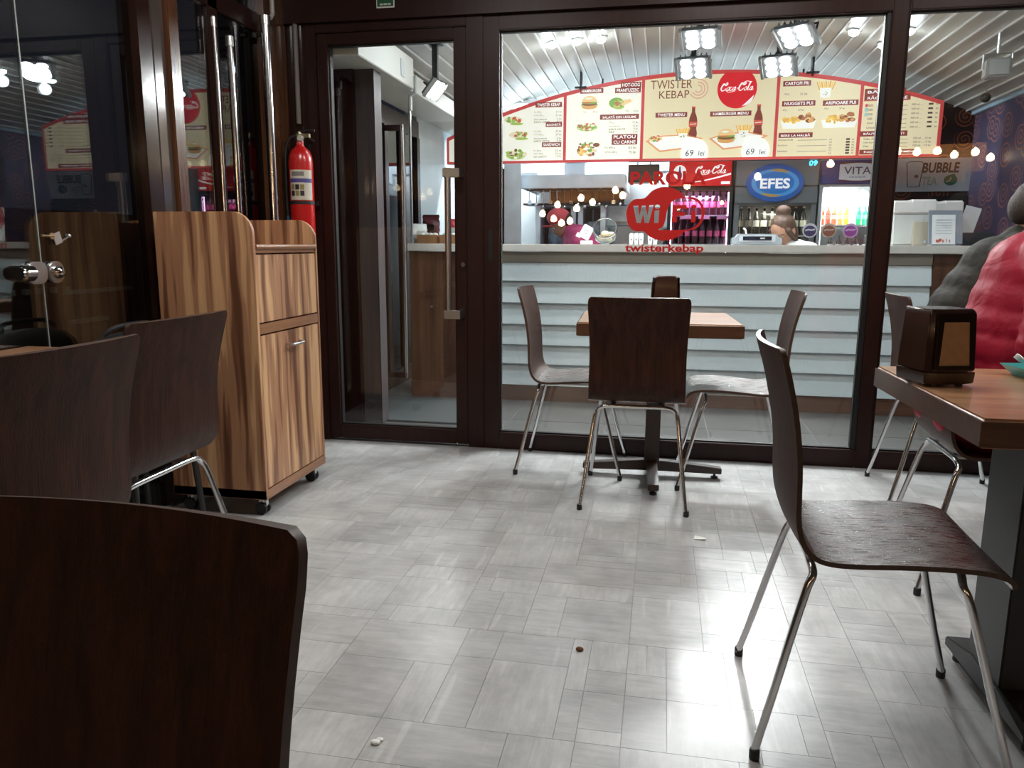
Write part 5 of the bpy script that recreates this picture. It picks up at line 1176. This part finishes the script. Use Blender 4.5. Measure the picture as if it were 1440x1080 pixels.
# through the door: kitchen glass screen and goods on the counter end
gs = thing('counter_glass_screen', 'clear glass screen above the left end of the counter', 'screen', (-1.58, 5.30, CT))
MB().box(-.165,.16,-.003,.003,.001,.82).obj('pane', GL, gs)
MB().box(-.172,-.160,-.012,.012,0,1.0).obj('post', mat('alu_post', (.55,.56,.56), .3, metal=.8), gs)
for k, (x, y, c, lb, h) in enumerate(((-1.70, 5.62, (.10,.02,.025), 'dark red snack bag at the counter end seen through the door', .20), (-1.53, 5.68, (.55,.04,.05), 'red snack bag beside the door handle', .17), (-1.76, 5.50, (.62,.62,.60), 'white paper bag at the counter end seen through the door', .13))):
    t = thing('snack_bag', lb, 'bag', (x, y, CT), R(20*k), 'bags at the counter end')
    m = MB(); n_ = 10; vs = []
    for i in range(n_+1):
        z = h*i/n_; th = .035*math.sin(PI*min(1, .12+.88*i/n_))+.003
        for kk in range(12):
            a = 2*PI*kk/12; vs.append((.065*math.cos(a)*(1+.06*math.sin(5*z*40+kk)), th*math.sin(a)+.008*math.sin(z*60+kk), z))
    m.add(vs, [(i*12+q, i*12+(q+1)%12, (i+1)*12+(q+1)%12, (i+1)*12+q) for i in range(n_) for q in range(12)]+[tuple(range(11,-1,-1)), tuple(n_*12+q for q in range(12))])
    m.obj('pouch', mat('pouch_%d' % k, c, .25, bump=.4, bscale=50), t, smooth=True)
    MB().box(-.062,.062,-.003,.003,h-.006,h+.012).obj('crimped_seal', mat('pouch_%d' % k, c, .25), t)
    m = MB(); rect(m, -.035, .035, h*.45, h*.7, -.042); m.box(-.035,.035,-.042,-.040,h*.45,h*.7).obj('printed_mark', mat('pouch_mark', (.75,.72,.7), .5), t)
for x, y, lb in ((-1.66, 5.42, 'wooden bin at the counter end, left of the door handle'), (-1.49, 5.42, 'wooden bin at the counter end, behind the door handle')):
    t = thing('wooden_bin', lb, 'bin', (x, y, CT), 0, 'bins at the counter end')
    for a in ((-.075,-.067,-.05,.05),(.067,.075,-.05,.05),(-.067,.067,-.05,-.042),(-.067,.067,.042,.05)): MB().box(*a, 0, .062).obj('side', wood('bin_wood', (.24,.11,.05), (.36,.18,.08), axis=0), t, bevel=.001)
    MB().box(-.067,.067,-.042,.042,0,.006).obj('bottom', MATS['bin_wood'], t)
    for q in range(4): MB().ell((-.045+.03*q, .01*(q % 2), .055), (.026,.032,.022), 10, 7).obj('wrapped_item', mat('wrap_white', (.6,.62,.60), .4), t, smooth=True)

# ---- things on the counter
bw = thing('round_jar', 'tilted round clear jar of pale rolls on the counter', 'jar', (-.41, 5.66, CT), 0)
Mt = Matrix.Rotation(R(62), 4, 'X')
MB().lathe([(.02,-.055),(.06,-.05),(.084,-.02),(.086,.03),(.080,.05),(.082,.055),(.084,.05),(.090,.03),(.088,-.022),(.063,-.055),(.02,-.060)], 28, M=Mt, c=(0,0,.088)).obj('glass_body', glass('jar_glass', (.93,.96,.96), 1.45), bw, smooth=True)
MB().lathe([(.078,.050),(.084,.050),(.084,.060),(.078,.060),(.078,.050)], 28, M=Mt, c=(0,0,.088), cap=False).obj('rim', CHROME, bw, smooth=True)
for q, (a, b_, c) in enumerate(((-.03,.0,.045),(.02,.01,.04),(.0,-.02,.075),(.04,.0,.07))): MB().ell((a, b_, c), (.030,.026,.020), 12, 8).obj('roll', mat('roll_dough', (.62,.50,.34), .6), bw, smooth=True)
cp = thing('white_box_cup', 'white printed paper box leaning against the round jar', 'box', (-.545, 5.64, CT+.02), 0)
h_ = MB().obox((0,0,.065), (.075,.06,.095), (0,R(28),0)).obj('box_body', mat('paper_white', (.85,.86,.86), .5), cp, bevel=.003)
m = MB(); ribbon(m, arc(.005,.068,.012,.014,0,320,12), .004, -.0312); m.obj('printed_ring', mat('print_grey', (.2,.2,.22), .5), cp)
MB().obox((-.055,0,.045), (.03,.05,.03), (0,R(28),0)).obj('box_flap', mat('paper_white', (.85,.86,.86), .5), cp, bevel=.002)
MB().box(-.04,.045,-.025,.025,-.02,.006).obj('box_base', mat('paper_white', (.85,.86,.86), .5), cp, bevel=.002)
for k in range(5):
    x = -.222+.034*k+(.03 if k > 2 else 0)
    t = thing('portion_cup', 'small white sauce cup under the sticker, '+ORD[k], 'cup', (x, 5.62, CT), 0, 'sauce cups on the counter')
    MB().lathe([(.010,0),(.013,.002),(.016,.058),(.015,.070),(.010,.078)], 14).obj('cup', mat('cup_white', (.82,.82,.82), .4), t, smooth=True)
    m = MB(); disc(m, 0, .034, .007, .009, -.0168); m.obj('cup_mark', mat('print_grey', (.2,.2,.22), .5), t)
rg = thing('cash_register', 'grey cash register with dark customer display on the counter', 'register', (.635, 5.60, CT), 0)
MB().prism([(-.165,.0),(-.165,.045),(-.14,.055),(-.125,.075),(.125,.075),(.14,.055),(.165,.045),(.165,0)], 0, .12, 'xz').obj('case', mat('register_grey', (.20,.23,.26), .35), rg, bevel=.003)
MB().box(-.12,.12,-.006,0,.022,.068).obj('bezel', mat('register_silver', (.35,.38,.40), .35), rg, bevel=.002)
MB().box(-.095,.095,-.009,-.005,.03,.058).obj('display_window', mat('display_dark', (.01,.012,.02), .15), rg)
MB().box(.02,.05,-.0095,-.009,.040,.050).obj('display_text', mat('display_text', (.25,.25,.22), .5), rg)
MB().tube([(-.07,.05,.075),(-.075,.05,.10),(-.09,.05,.115)], .006, 8).obj('receipt_curl', mat('paper_white', (.85,.86,.86), .5), rg)
def bin_box(label, x, y, sx, sy, sz):
    t = thing('ingredient_container', label, 'container', (x, y, CT), 0, 'lidded ingredient containers on the counter')
    tf = 1.06
    o_ = [(-sx/2,-sy/2,0),(sx/2,-sy/2,0),(sx/2,sy/2,0),(-sx/2,sy/2,0),(-sx/2*tf,-sy/2*tf,sz*.72),(sx/2*tf,-sy/2*tf,sz*.72),(sx/2*tf,sy/2*tf,sz*.72),(-sx/2*tf,sy/2*tf,sz*.72)]
    MB().add(o_, [(0,3,2,1),(4,5,6,7),(0,1,5,4),(1,2,6,5),(2,3,7,6),(3,0,4,7)]).obj('tub', mat('frosted_tub', (.58,.60,.58), .3, var=.06, vscale=14), t, bevel=.012, seg=3)
    MB().box(-sx/2*1.10, sx/2*1.10, -sy/2*1.1, sy/2*1.1, sz*.70, sz).obj('lid', mat('lid_white', (.72,.70,.68), .4), t, bevel=.012, seg=3)
    MB().box(-sx/2*.2, sx/2*1.11, -sy/2*1.12, sy/2*.4, sz*.74, sz*1.02).obj('flip_lid', mat('lid_white', (.72,.70,.68), .4), t, bevel=.01, seg=3)
    return t
c1 = bin_box('large frosted container with white lid next to the right mullion', 1.575, 5.56, .24, .22, .285)
MB().box(.0,.125,-.128,-.10,.0,.15).obj('beige_contents', mat('beige_powder', (.50,.46,.36), .5), c1, bevel=.004)
for k, c in enumerate(((.2,.4,.9),(.8,.2,.3))): MB().lathe([(.006,0),(.005,.003)], 10, M=Matrix.Rotation(PI/2, 4, 'X'), c=(.075+.03*k,-.129,.025)).obj('indicator', mat('ind_%d' % k, c, .4, emit=.6), c1)
bin_box('smaller container with white lid beside the menu card on the counter', 1.815, 5.70, .18, .2, .285)
mc = thing('menu_card', 'upright printed card in a clear stand in front of the containers', 'card', (1.745, 5.345, CT), R(6))
MB().box(-.085,.085,-.02,.06,0,.006).obj('stand_foot', mat('acrylic_grey', (.25,.28,.32), .2), mc)
MB().obox((0,.02,.115), (.205,.006,.21), (R(-10),0,0)).obj('stand_plate', mat('acrylic_grey', (.25,.28,.32), .2), mc)
MB().obox((-.015,.008,.10), (.14,.002,.185), (R(-10),0,0)).obj('sheet', mat('card_white', (.78,.80,.80), .5), mc)
m = MB()
for k in range(5): m.obox((-.05+.018*k,-.006+.001*k,.028+.006*(k % 2)), (.022,.003,.018), (R(-10),0,R(20*k)))
m.obj('red_picture', mat('card_red', (.45,.10,.05), .5), mc)
m = MB()
for k in range(6): m.obox((-.015,.0135+.0022*k-.0105,.075+.017*k), (.10,.001,.004), (R(-10),0,0))
m.obj('printed_lines', mat('card_lines', (.5,.52,.54), .5), mc)
pp = thing('tilted_paper', 'white paper sheet hanging tilted behind the containers', 'paper', (2.02, 5.78, CT+.165), 0)
MB().obox((0,0,0), (.10,.003,.19), (0,R(14),0)).obj('sheet', mat('card_white', (.78,.80,.80), .5), pp)
MB().tube([(-.02,.004,-.165),(-.02,.004,.05)], .004, 8).obj('holder_rod', STEEL, pp)
bx = thing('black_tray_box', 'dark grey tray at the right end of the counter', 'box', (2.02, 5.68, CT), 0)
dish(.085,.095,.06,.07,.085,.004).obj('dish', mat('tray_dark', (.05,.055,.06), .3), bx, bevel=.002)

# ================================================================== STRING LIGHTS BEHIND THE VIEWER
canopy = thing('wood_canopy', 'warm wooden bar canopy at the back of the hall', 'canopy', (0, -3.12, 0))
for k in range(4): MB().obox((0, -.10+.01*k, 1.80+.12*k), (8.0 if k else 7.6, .03, .115), (R(-6),R(-2.6),0)).obj('board', wood('canopy_wood', (.30,.13,.05), (.55,.27,.10), axis=0, stretch=10, scale=4, rough=.5), canopy, bevel=.003)
for x in (-3.0+1.2, 0.6, 3.4): MB().box(x-.05, x+.05, -.16, -.06, 0, 1.75).obj('post', WALL_D, canopy, bevel=.004)
bulbs = [(-1.68,1.53),(-1.52,1.46),(-1.41,1.40),(-1.29,1.43),(-1.47,1.65),(-1.20,1.60),(-1.14,1.74),(-0.98,1.68),(-0.67,1.84),(-0.57,1.77),(-0.18,1.90),(0.29,1.89),(1.2,2.0),(2.1,2.15),(2.90,2.29),(3.13,2.28),(3.37,2.29),(3.57,2.24),(3.81,2.27),(3.99,2.20)]
bulb_me = MB().lathe([(.012,.045),(.022,.032),(.042,.008),(.047,-.016),(.038,-.046),(.016,-.058),(.001,-.060)], 16).mesh('bulb', emissive('bulb_warm', (1.0,.80,.52), 26.0), smooth=True)
sock_me = MB().lathe([(.013,.035),(.015,.04),(.015,.075),(.006,.085)], 12).mesh('socket', BLACK, smooth=True)
for k, (x, z) in enumerate(sorted(bulbs)):
    t = thing('pendant_bulb', 'warm pendant bulb at the back of the hall, '+ORD[k]+' in its reflection', 'bulb', (x, -3.0, z), 0, 'warm pendant bulbs')
    link('bulb', bulb_me, t); link('socket', sock_me, t)
    MB().tube([(0,0,.08),(0,0,2.75-z)], .0025, 6).obj('cord', BLACK, t)
for x in (-1.4, 0.4, 2.2, 3.7): light('SPOT', 'added_canopy_spot', (x, -2.55, 2.66), 26.0, (1.0,.78,.50), .03, target=(x, -3.12, 1.95), spot=R(120))  # added spots without fixtures, only to brighten the canopy boards

# ================================================================== PEOPLE
def caps_mesh(parts, voxel, smooth_it=3):
    mb_ = MB()
    for p in parts:
        if p[0] == 'E':
            mb_.ell(p[1], p[2], 18, 12, rot=p[3] if len(p) > 3 else (0,0,0))
        else:
            a, b, ra, rb = Vector(p[1]), Vector(p[2]), p[3], p[4]
            d = (b-a); L_ = d.length; d.normalize(); pts = []; rs = []
            for t in (-.98, -.8, -.5): pts.append(a+d*ra*t); rs.append(ra*math.sqrt(1-t*t))
            pts += [a, a+d*L_*.33, a+d*L_*.66, b]; rs += [ra, ra+(rb-ra)*.33, ra+(rb-ra)*.66, rb]
            for t in (.5, .8, .98): pts.append(b+d*rb*t); rs.append(rb*math.sqrt(1-t*t))
            mb_.tube(pts, rs, 14)
    me = mb_.mesh('fused_tmp', [])
    ob = bpy.data.objects.new('fused_tmp', me); COL.objects.link(ob)
    md = ob.modifiers.new('r', 'REMESH'); md.mode = 'VOXEL'; md.voxel_size = voxel; md.use_smooth_shade = True
    if smooth_it: ms = ob.modifiers.new('s', 'SMOOTH'); ms.iterations = smooth_it; ms.factor = .5
    out = bpy.data.meshes.new_from_object(ob.evaluated_get(bpy.context.evaluated_depsgraph_get()))
    bpy.data.objects.remove(ob); bpy.data.meshes.remove(me)
    return out
def fused(name, parts, m, parent, voxel=.009, smooth_it=3):
    me = caps_mesh(parts, voxel, smooth_it); me.materials.clear(); me.materials.append(m)
    me.polygons.foreach_set('use_smooth', [True]*len(me.polygons))
    return link(name, me, parent)
SKIN = mat('skin', (.46,.25,.16), .5)
def hand_parts(wr, d, up, side):
    """palm, four fingers and a thumb; d = pointing direction, up = back of hand, side = thumb side"""
    wr, d, up, side = Vector(wr), Vector(d).normalized(), Vector(up).normalized(), Vector(side).normalized()
    P = [('C', wr, wr+d*.03, .024, .026)]
    for k in range(4):
        o = side*(.026-.0175*k); root = wr+d*.075+o
        P.append(('C', wr+d*.02+o*.8, root, .015, .0115))
        l = (.040, .046, .043, .034)[k]; c1 = root+d*l*.95-up*l*.3; c2 = c1+d*l*.35-up*l*.6
        P += [('C', root, c1, .0098, .009), ('C', c1, c2, .009, .0078)]
    t0 = wr+d*.025+side*.024; t1 = t0+d*.03+side*.026-up*.008; t2 = t1+d*.03+side*.006-up*.012
    P += [('C', t0, t1, .014, .0115), ('C', t1, t2, .0112, .009)]
    return P
def head_parts(c, fwd, s=1.0):
    c, f_ = Vector(c), Vector(fwd).normalized(); up = Vector((0,0,1)); up = (up - f_*up.dot(f_)).normalized(); sd = up.cross(f_)
    ez = lambda p: c+f_*p[0]*s+sd*p[1]*s+up*p[2]*s
    P = [('E', ez((-.008,0,.025)), (.094*s,.077*s,.094*s)), ('E', ez((.022,0,-.035)), (.068*s,.062*s,.075*s)), ('C', ez((.05,0,-.085)), ez((.062,0,-.082)), .024*s, .02*s),
         ('C', ez((.083,0,.008)), ez((.102,0,-.022)), .010*s, .013*s), ('C', ez((.078,-.035,.02)), ez((.078,.035,.02)), .012*s, .012*s), ('C', ez((.078,-.018,-.052)), ez((.078,.018,-.052)), .012*s, .012*s)]
    for q in (-1, 1): P.append(('E', ez((-.005,q*.078,-.012)), (.018*s,.011*s,.030*s)))
    return P, ez
def figure(label, loc, rz, J, jacket, trouser, hair, hood=None, voxel=.009, clothes='jacket', capmat=None, puff=0.0, bun=False, hair_long=False):
    t = thing('person', label, 'person', loc, R(rz))
    hp, ch_, nk, hc, hf = [Vector(J[k]) for k in ('hip', 'chest', 'neck', 'head', 'look')]
    B_ = [('C', hp, hp.lerp(ch_, .55), .115, .115), ('C', hp.lerp(ch_, .5), ch_, .115, .12), ('C', ch_, nk, .08, .052), ('C', nk, hc-Vector((0,0,.04)), .052, .054)]
    hpz, ez = head_parts(hc, hf); B_ += hpz
    cl = []; tr_ = []
    n_ = 6
    for i in range(n_+1):
        p = hp.lerp(ch_, i/n_) + Vector((0,0,-.02)); q = Vector(J.get('bow', (0,0,0)))*math.sin(PI*i/n_)
        rr = J.get('girth', 1.0)
        cl.append(('E', p+q, (.147*rr, (.195+.018*math.sin(PI*i/n_*.9))*rr, .13)))
    cl.append(('C', ch_+Vector((0,-.15,.03)), ch_+Vector((0,.15,.03)), .088, .088)); cl.append(('C', ch_, nk, .11, .075)); cl.append(('E', ch_, (.142,.16,.138)))
    if J.get('hem'):
        for h_ in J['hem']: cl.append(('E', Vector(h_[0]), h_[1]))
    for s_, sh, el, wr, hd in J['arms']:
        sh, el, wr, hd = Vector(sh), Vector(el), Vector(wr), Vector(hd)
        cl.append(('C', ch_.lerp(sh, .4)+Vector((0,0,.035)), sh, .095, .082)); cl.append(('C', nk.lerp(sh, .25), sh, .075, .08))
        B_ += [('C', ch_.lerp(sh, .5), sh, .06, .052), ('C', sh, el, .050, .040), ('C', el, wr, .040, .027)]
        up_ = Vector((0,0,1)); side_ = up_.cross(hd)*(-s_) if abs(hd.z) < .9 else Vector((1,0,0)); B_ += hand_parts(wr, hd, up_, side_ if side_.length > .1 else Vector((0,1,0)))
        k_ = 5
        for a, b, r0, r1 in ((sh, el, .078, .066), (el, wr, .068, .050)):
            for i in range(k_+1): cl.append(('E', a.lerp(b, i/k_), ((r0+(r1-r0)*i/k_)*(1-.02*puff*(i % 2)),)*3))
            cl.append(('C', a, b, r0*.93, r1*.93))
    for hpj, kn, an, toe in J['legs']:
        hpj, kn, an, toe = [Vector(v) for v in (hpj, kn, an, toe)]
        B_ += [('C', hpj, kn, .078, .052), ('C', kn, an, .052, .036), ('C', an, toe, .036, .028)]
        tr_ += [('C', hp, hpj, .12, .10), ('C', hpj, kn, .092, .066), ('C', kn, an+Vector((0,0,.05)), .066, .056)]
        fused('shoe', [('C', an+Vector((-.03,0,-.03)), toe+Vector((0,0,-.002)), .045, .036), ('C', an+Vector((0,0,.03)), an, .047, .047)], mat('shoe_dark', (.02,.02,.022), .5), t, voxel)
    fused('body', B_, SKIN, t, voxel*.75, 2)
    fused(clothes, cl, jacket, t, voxel, 2)
    fused('trousers', tr_, trouser, t, voxel, 3)
    H_ = [('E', ez((-.022,0,.045)), (.090,.086,.085)), ('E', ez((-.055,0,-.005)), (.060,.076,.075))] if not capmat else [('E', ez((-.050,0,.0)), (.056,.076,.070))]
    if hair_long: H_ += [('E', ez((-.045,0,-.06)), (.06,.08,.09)), ('C', ez((.035,.070,.03)), ez((.0,.082,-.10)), .022, .015), ('C', ez((.035,-.070,.03)), ez((.0,-.082,-.10)), .022, .015)]
    if bun: H_ += [('E', ez((-.075,.0,.125)), (.055,.055,.045)), ('C', ez((-.04,0,.08)), ez((-.07,0,.11)), .05, .045)]
    fused('hair', H_, hair, t, .007, 2)
    for q in (-1, 1):
        e_ = MB().ell(ez((.076,q*.030,.004)), (.010,.012,.008), 10, 8).obj('eye', mat('eye_white', (.6,.6,.6), .2), t, smooth=True)
        MB().ell(ez((.084,q*.030,.004)), (.004,.005,.005), 8, 6).obj('iris', mat('iris', (.03,.02,.015), .2), e_, smooth=True)
        MB().tube([ez((.086,q*.012,.026)), ez((.083,q*.034,.031)), ez((.070,q*.052,.024))], .0035, 6).obj('brow', hair, t, smooth=True)
    MB().tube([ez((.088,-.020,-.052)), ez((.092,0,-.050)), ez((.088,.020,-.052))], .0045, 8).obj('lips', mat('lips', (.32,.11,.09), .4), t, smooth=True)
    if capmat:
        k_ = fused('cap', [('E', ez((-.010,0,.055)), (.104,.092,.082))], capmat, t, .007, 2)
        fused('cap_brim', [('E', ez((.105,0,.045)), (.060,.068,.010))], capmat, k_, .005, 1)
    return t, ez
def quilt(name, col, rough, strength, diamond=0.0):
    """soft crumpled shell fabric, optionally with stitched diagonal lines"""
    m = mat(name, col, rough, var=.12, vscale=9); nt = m.node_tree; b = nt.nodes['Principled BSDF']
    b.inputs['Specular IOR Level'].default_value = .18
    tc = N(nt, 'ShaderNodeTexCoord'); mp = N(nt, 'ShaderNodeMapping'); mp.inputs['Scale'].default_value = (7, 7, 13); nt.links.new(tc.outputs['Object'], mp.inputs['Vector'])
    no = N(nt, 'ShaderNodeTexNoise'); no.inputs['Scale'].default_value = 1.0; no.inputs['Detail'].default_value = 3; no.inputs['Distortion'].default_value = 1.2; nt.links.new(mp.outputs[0], no.inputs['Vector'])
    h = no.outputs['Fac']
    if diamond:
        for ang in (0.7, -0.7):
            mr = N(nt, 'ShaderNodeMapping'); mr.inputs['Rotation'].default_value = (0, ang, 0); nt.links.new(tc.outputs['Object'], mr.inputs['Vector'])
            wv = N(nt, 'ShaderNodeTexWave', wave_type='BANDS', bands_direction='Z'); wv.inputs['Scale'].default_value = 3.4; wv.inputs['Distortion'].default_value = .5; nt.links.new(mr.outputs[0], wv.inputs['Vector'])
            pw = N(nt, 'ShaderNodeMath', operation='POWER'); pw.inputs[1].default_value = .35; nt.links.new(wv.outputs['Fac'], pw.inputs[0])
            ad = N(nt, 'ShaderNodeMath', operation='MULTIPLY_ADD'); ad.inputs[1].default_value = diamond; nt.links.new(pw.outputs[0], ad.inputs[0]); nt.links.new(h, ad.inputs[2]); h = ad.outputs[0]
    bp = N(nt, 'ShaderNodeBump'); bp.inputs['Strength'].default_value = strength; bp.inputs['Distance'].default_value = .02
    nt.links.new(h, bp.inputs['Height']); nt.links.new(bp.outputs['Normal'], b.inputs['Normal'])
    return m
JR = quilt('red_jacket', (.30,.009,.028), .55, .28); JO = quilt('olive_jacket', (.024,.0205,.015), .75, .3, .35)
DENIM = mat('dark_trousers', (.022,.023,.028), .8, var=.3, vscale=60); HAIRB = mat('dark_hair', (.018,.012,.009), .6, bump=.6, bscale=160)
seat_legs = [((.02,.09,.53), (.43,.12,.50), (.43,.13,.09), (.56,.14,.04)), ((.02,-.09,.53), (.42,-.11,.50), (.38,-.12,.09), (.51,-.13,.04))]
pr, _ = figure('seated person in a padded red jacket with elbow bent, cut by the right edge', (1.085, 2.68, 0), 0,
    dict(hip=(-.02,0,.56), chest=(.06,0,1.0), neck=(.10,0,1.12), head=(.16,0,1.27), look=(1,0,-.25), bow=(-.02,0,0),
         hem=[((-.10,-.10,.545), (.125,.11,.075)), ((-.10,.10,.545), (.125,.11,.075))],
         arms=[(-1, (.04,-.205,1.00), (-.01,-.255,.80), (.26,-.20,.815), (1,.25,-.05)), (1, (.08,.205,1.0), (.20,.26,.82), (.42,.16,.83), (1,-.2,-.05))], legs=seat_legs),
    JR, DENIM, HAIRB, puff=1.0)
MB().tube([(-.225,-.165,.560),(-.19,-.205,.575),(-.14,-.222,.60)], .006, 8).obj('zip_tape', mat('zip_white', (.7,.7,.7), .5), pr, smooth=True)
MB().tube([(-.228,-.165,.550),(-.193,-.207,.565),(-.143,-.225,.590)], .005, 8).obj('zip_teeth', BLACK, pr, smooth=True)
figure('person in a quilted olive jacket hunched forward beside the window', (1.245, 3.57, 0), 0,
    dict(hip=(-.01,0,.56), chest=(.13,0,.99), neck=(.20,0,1.10), head=(.255,0,1.225), look=(1,.15,-.45), bow=(-.055,0,0), girth=1.0,
         arms=[(-1, (.14,-.205,.99), (.24,-.25,.84), (.42,-.14,.82), (1,.3,-.05)), (1, (.14,.205,.99), (.26,.22,.84), (.42,.12,.82), (1,-.2,-.05))], legs=seat_legs),
    JO, DENIM, mat('brown_cropped_hair', (.040,.026,.018), .7, bump=.5, bscale=220), puff=1.0)
stand = [((0,.09,.84), (.02,.10,.46), (0,.10,.09), (.14,.11,.04)), ((0,-.09,.84), (.02,-.10,.46), (0,-.10,.09), (.14,-.11,.04))]
figure('cook in a red cap and magenta shirt bending behind the counter', (-.53, 6.74, 0), 186,
    dict(hip=(0,0,.86), chest=(.19,0,1.12), neck=(.26,0,1.20), head=(.335,0,1.265), look=(.75,0,-.55), bow=(-.02,0,.02), girth=.9,
         arms=[(-1, (.19,-.19,1.10), (.30,-.22,.92), (.46,-.14,.90), (1,.2,-.2)), (1, (.19,.19,1.10), (.26,.23,.88), (.46,.15,.90), (1,-.2,-.2))], legs=stand),
    mat('magenta_shirt', (.36,.035,.12), .7, var=.15, vscale=14), DENIM, HAIRB, voxel=.011, clothes='shirt', capmat=mat('red_cap', (.50,.05,.07), .6))
figure('woman with a brown hair bun bowing her head beside the cash register', (1.03, 6.20, 0), 215,
    dict(hip=(0,0,.78), chest=(.08,0,1.0), neck=(.13,0,1.085), head=(.19,0,1.19), look=(.75,.2,-.6), bow=(-.02,0,0), girth=.82,
         arms=[(-1, (.08,-.17,.98), (.14,-.2,.80), (.30,-.12,.78), (1,.2,-.2)), (1, (.08,.17,.98), (.14,.2,.80), (.30,.12,.78), (1,-.2,-.2))],
         legs=[((0,.08,.76), (.03,.09,.42), (0,.09,.09), (.13,.10,.04)), ((0,-.08,.76), (.03,-.09,.42), (0,-.09,.09), (.13,-.10,.04))]),
    mat('white_blouse', (.72,.72,.72), .7), DENIM, mat('brown_hair', (.10,.055,.035), .5, bump=.6, bscale=160), voxel=.011, clothes='blouse', bun=True, hair_long=True)
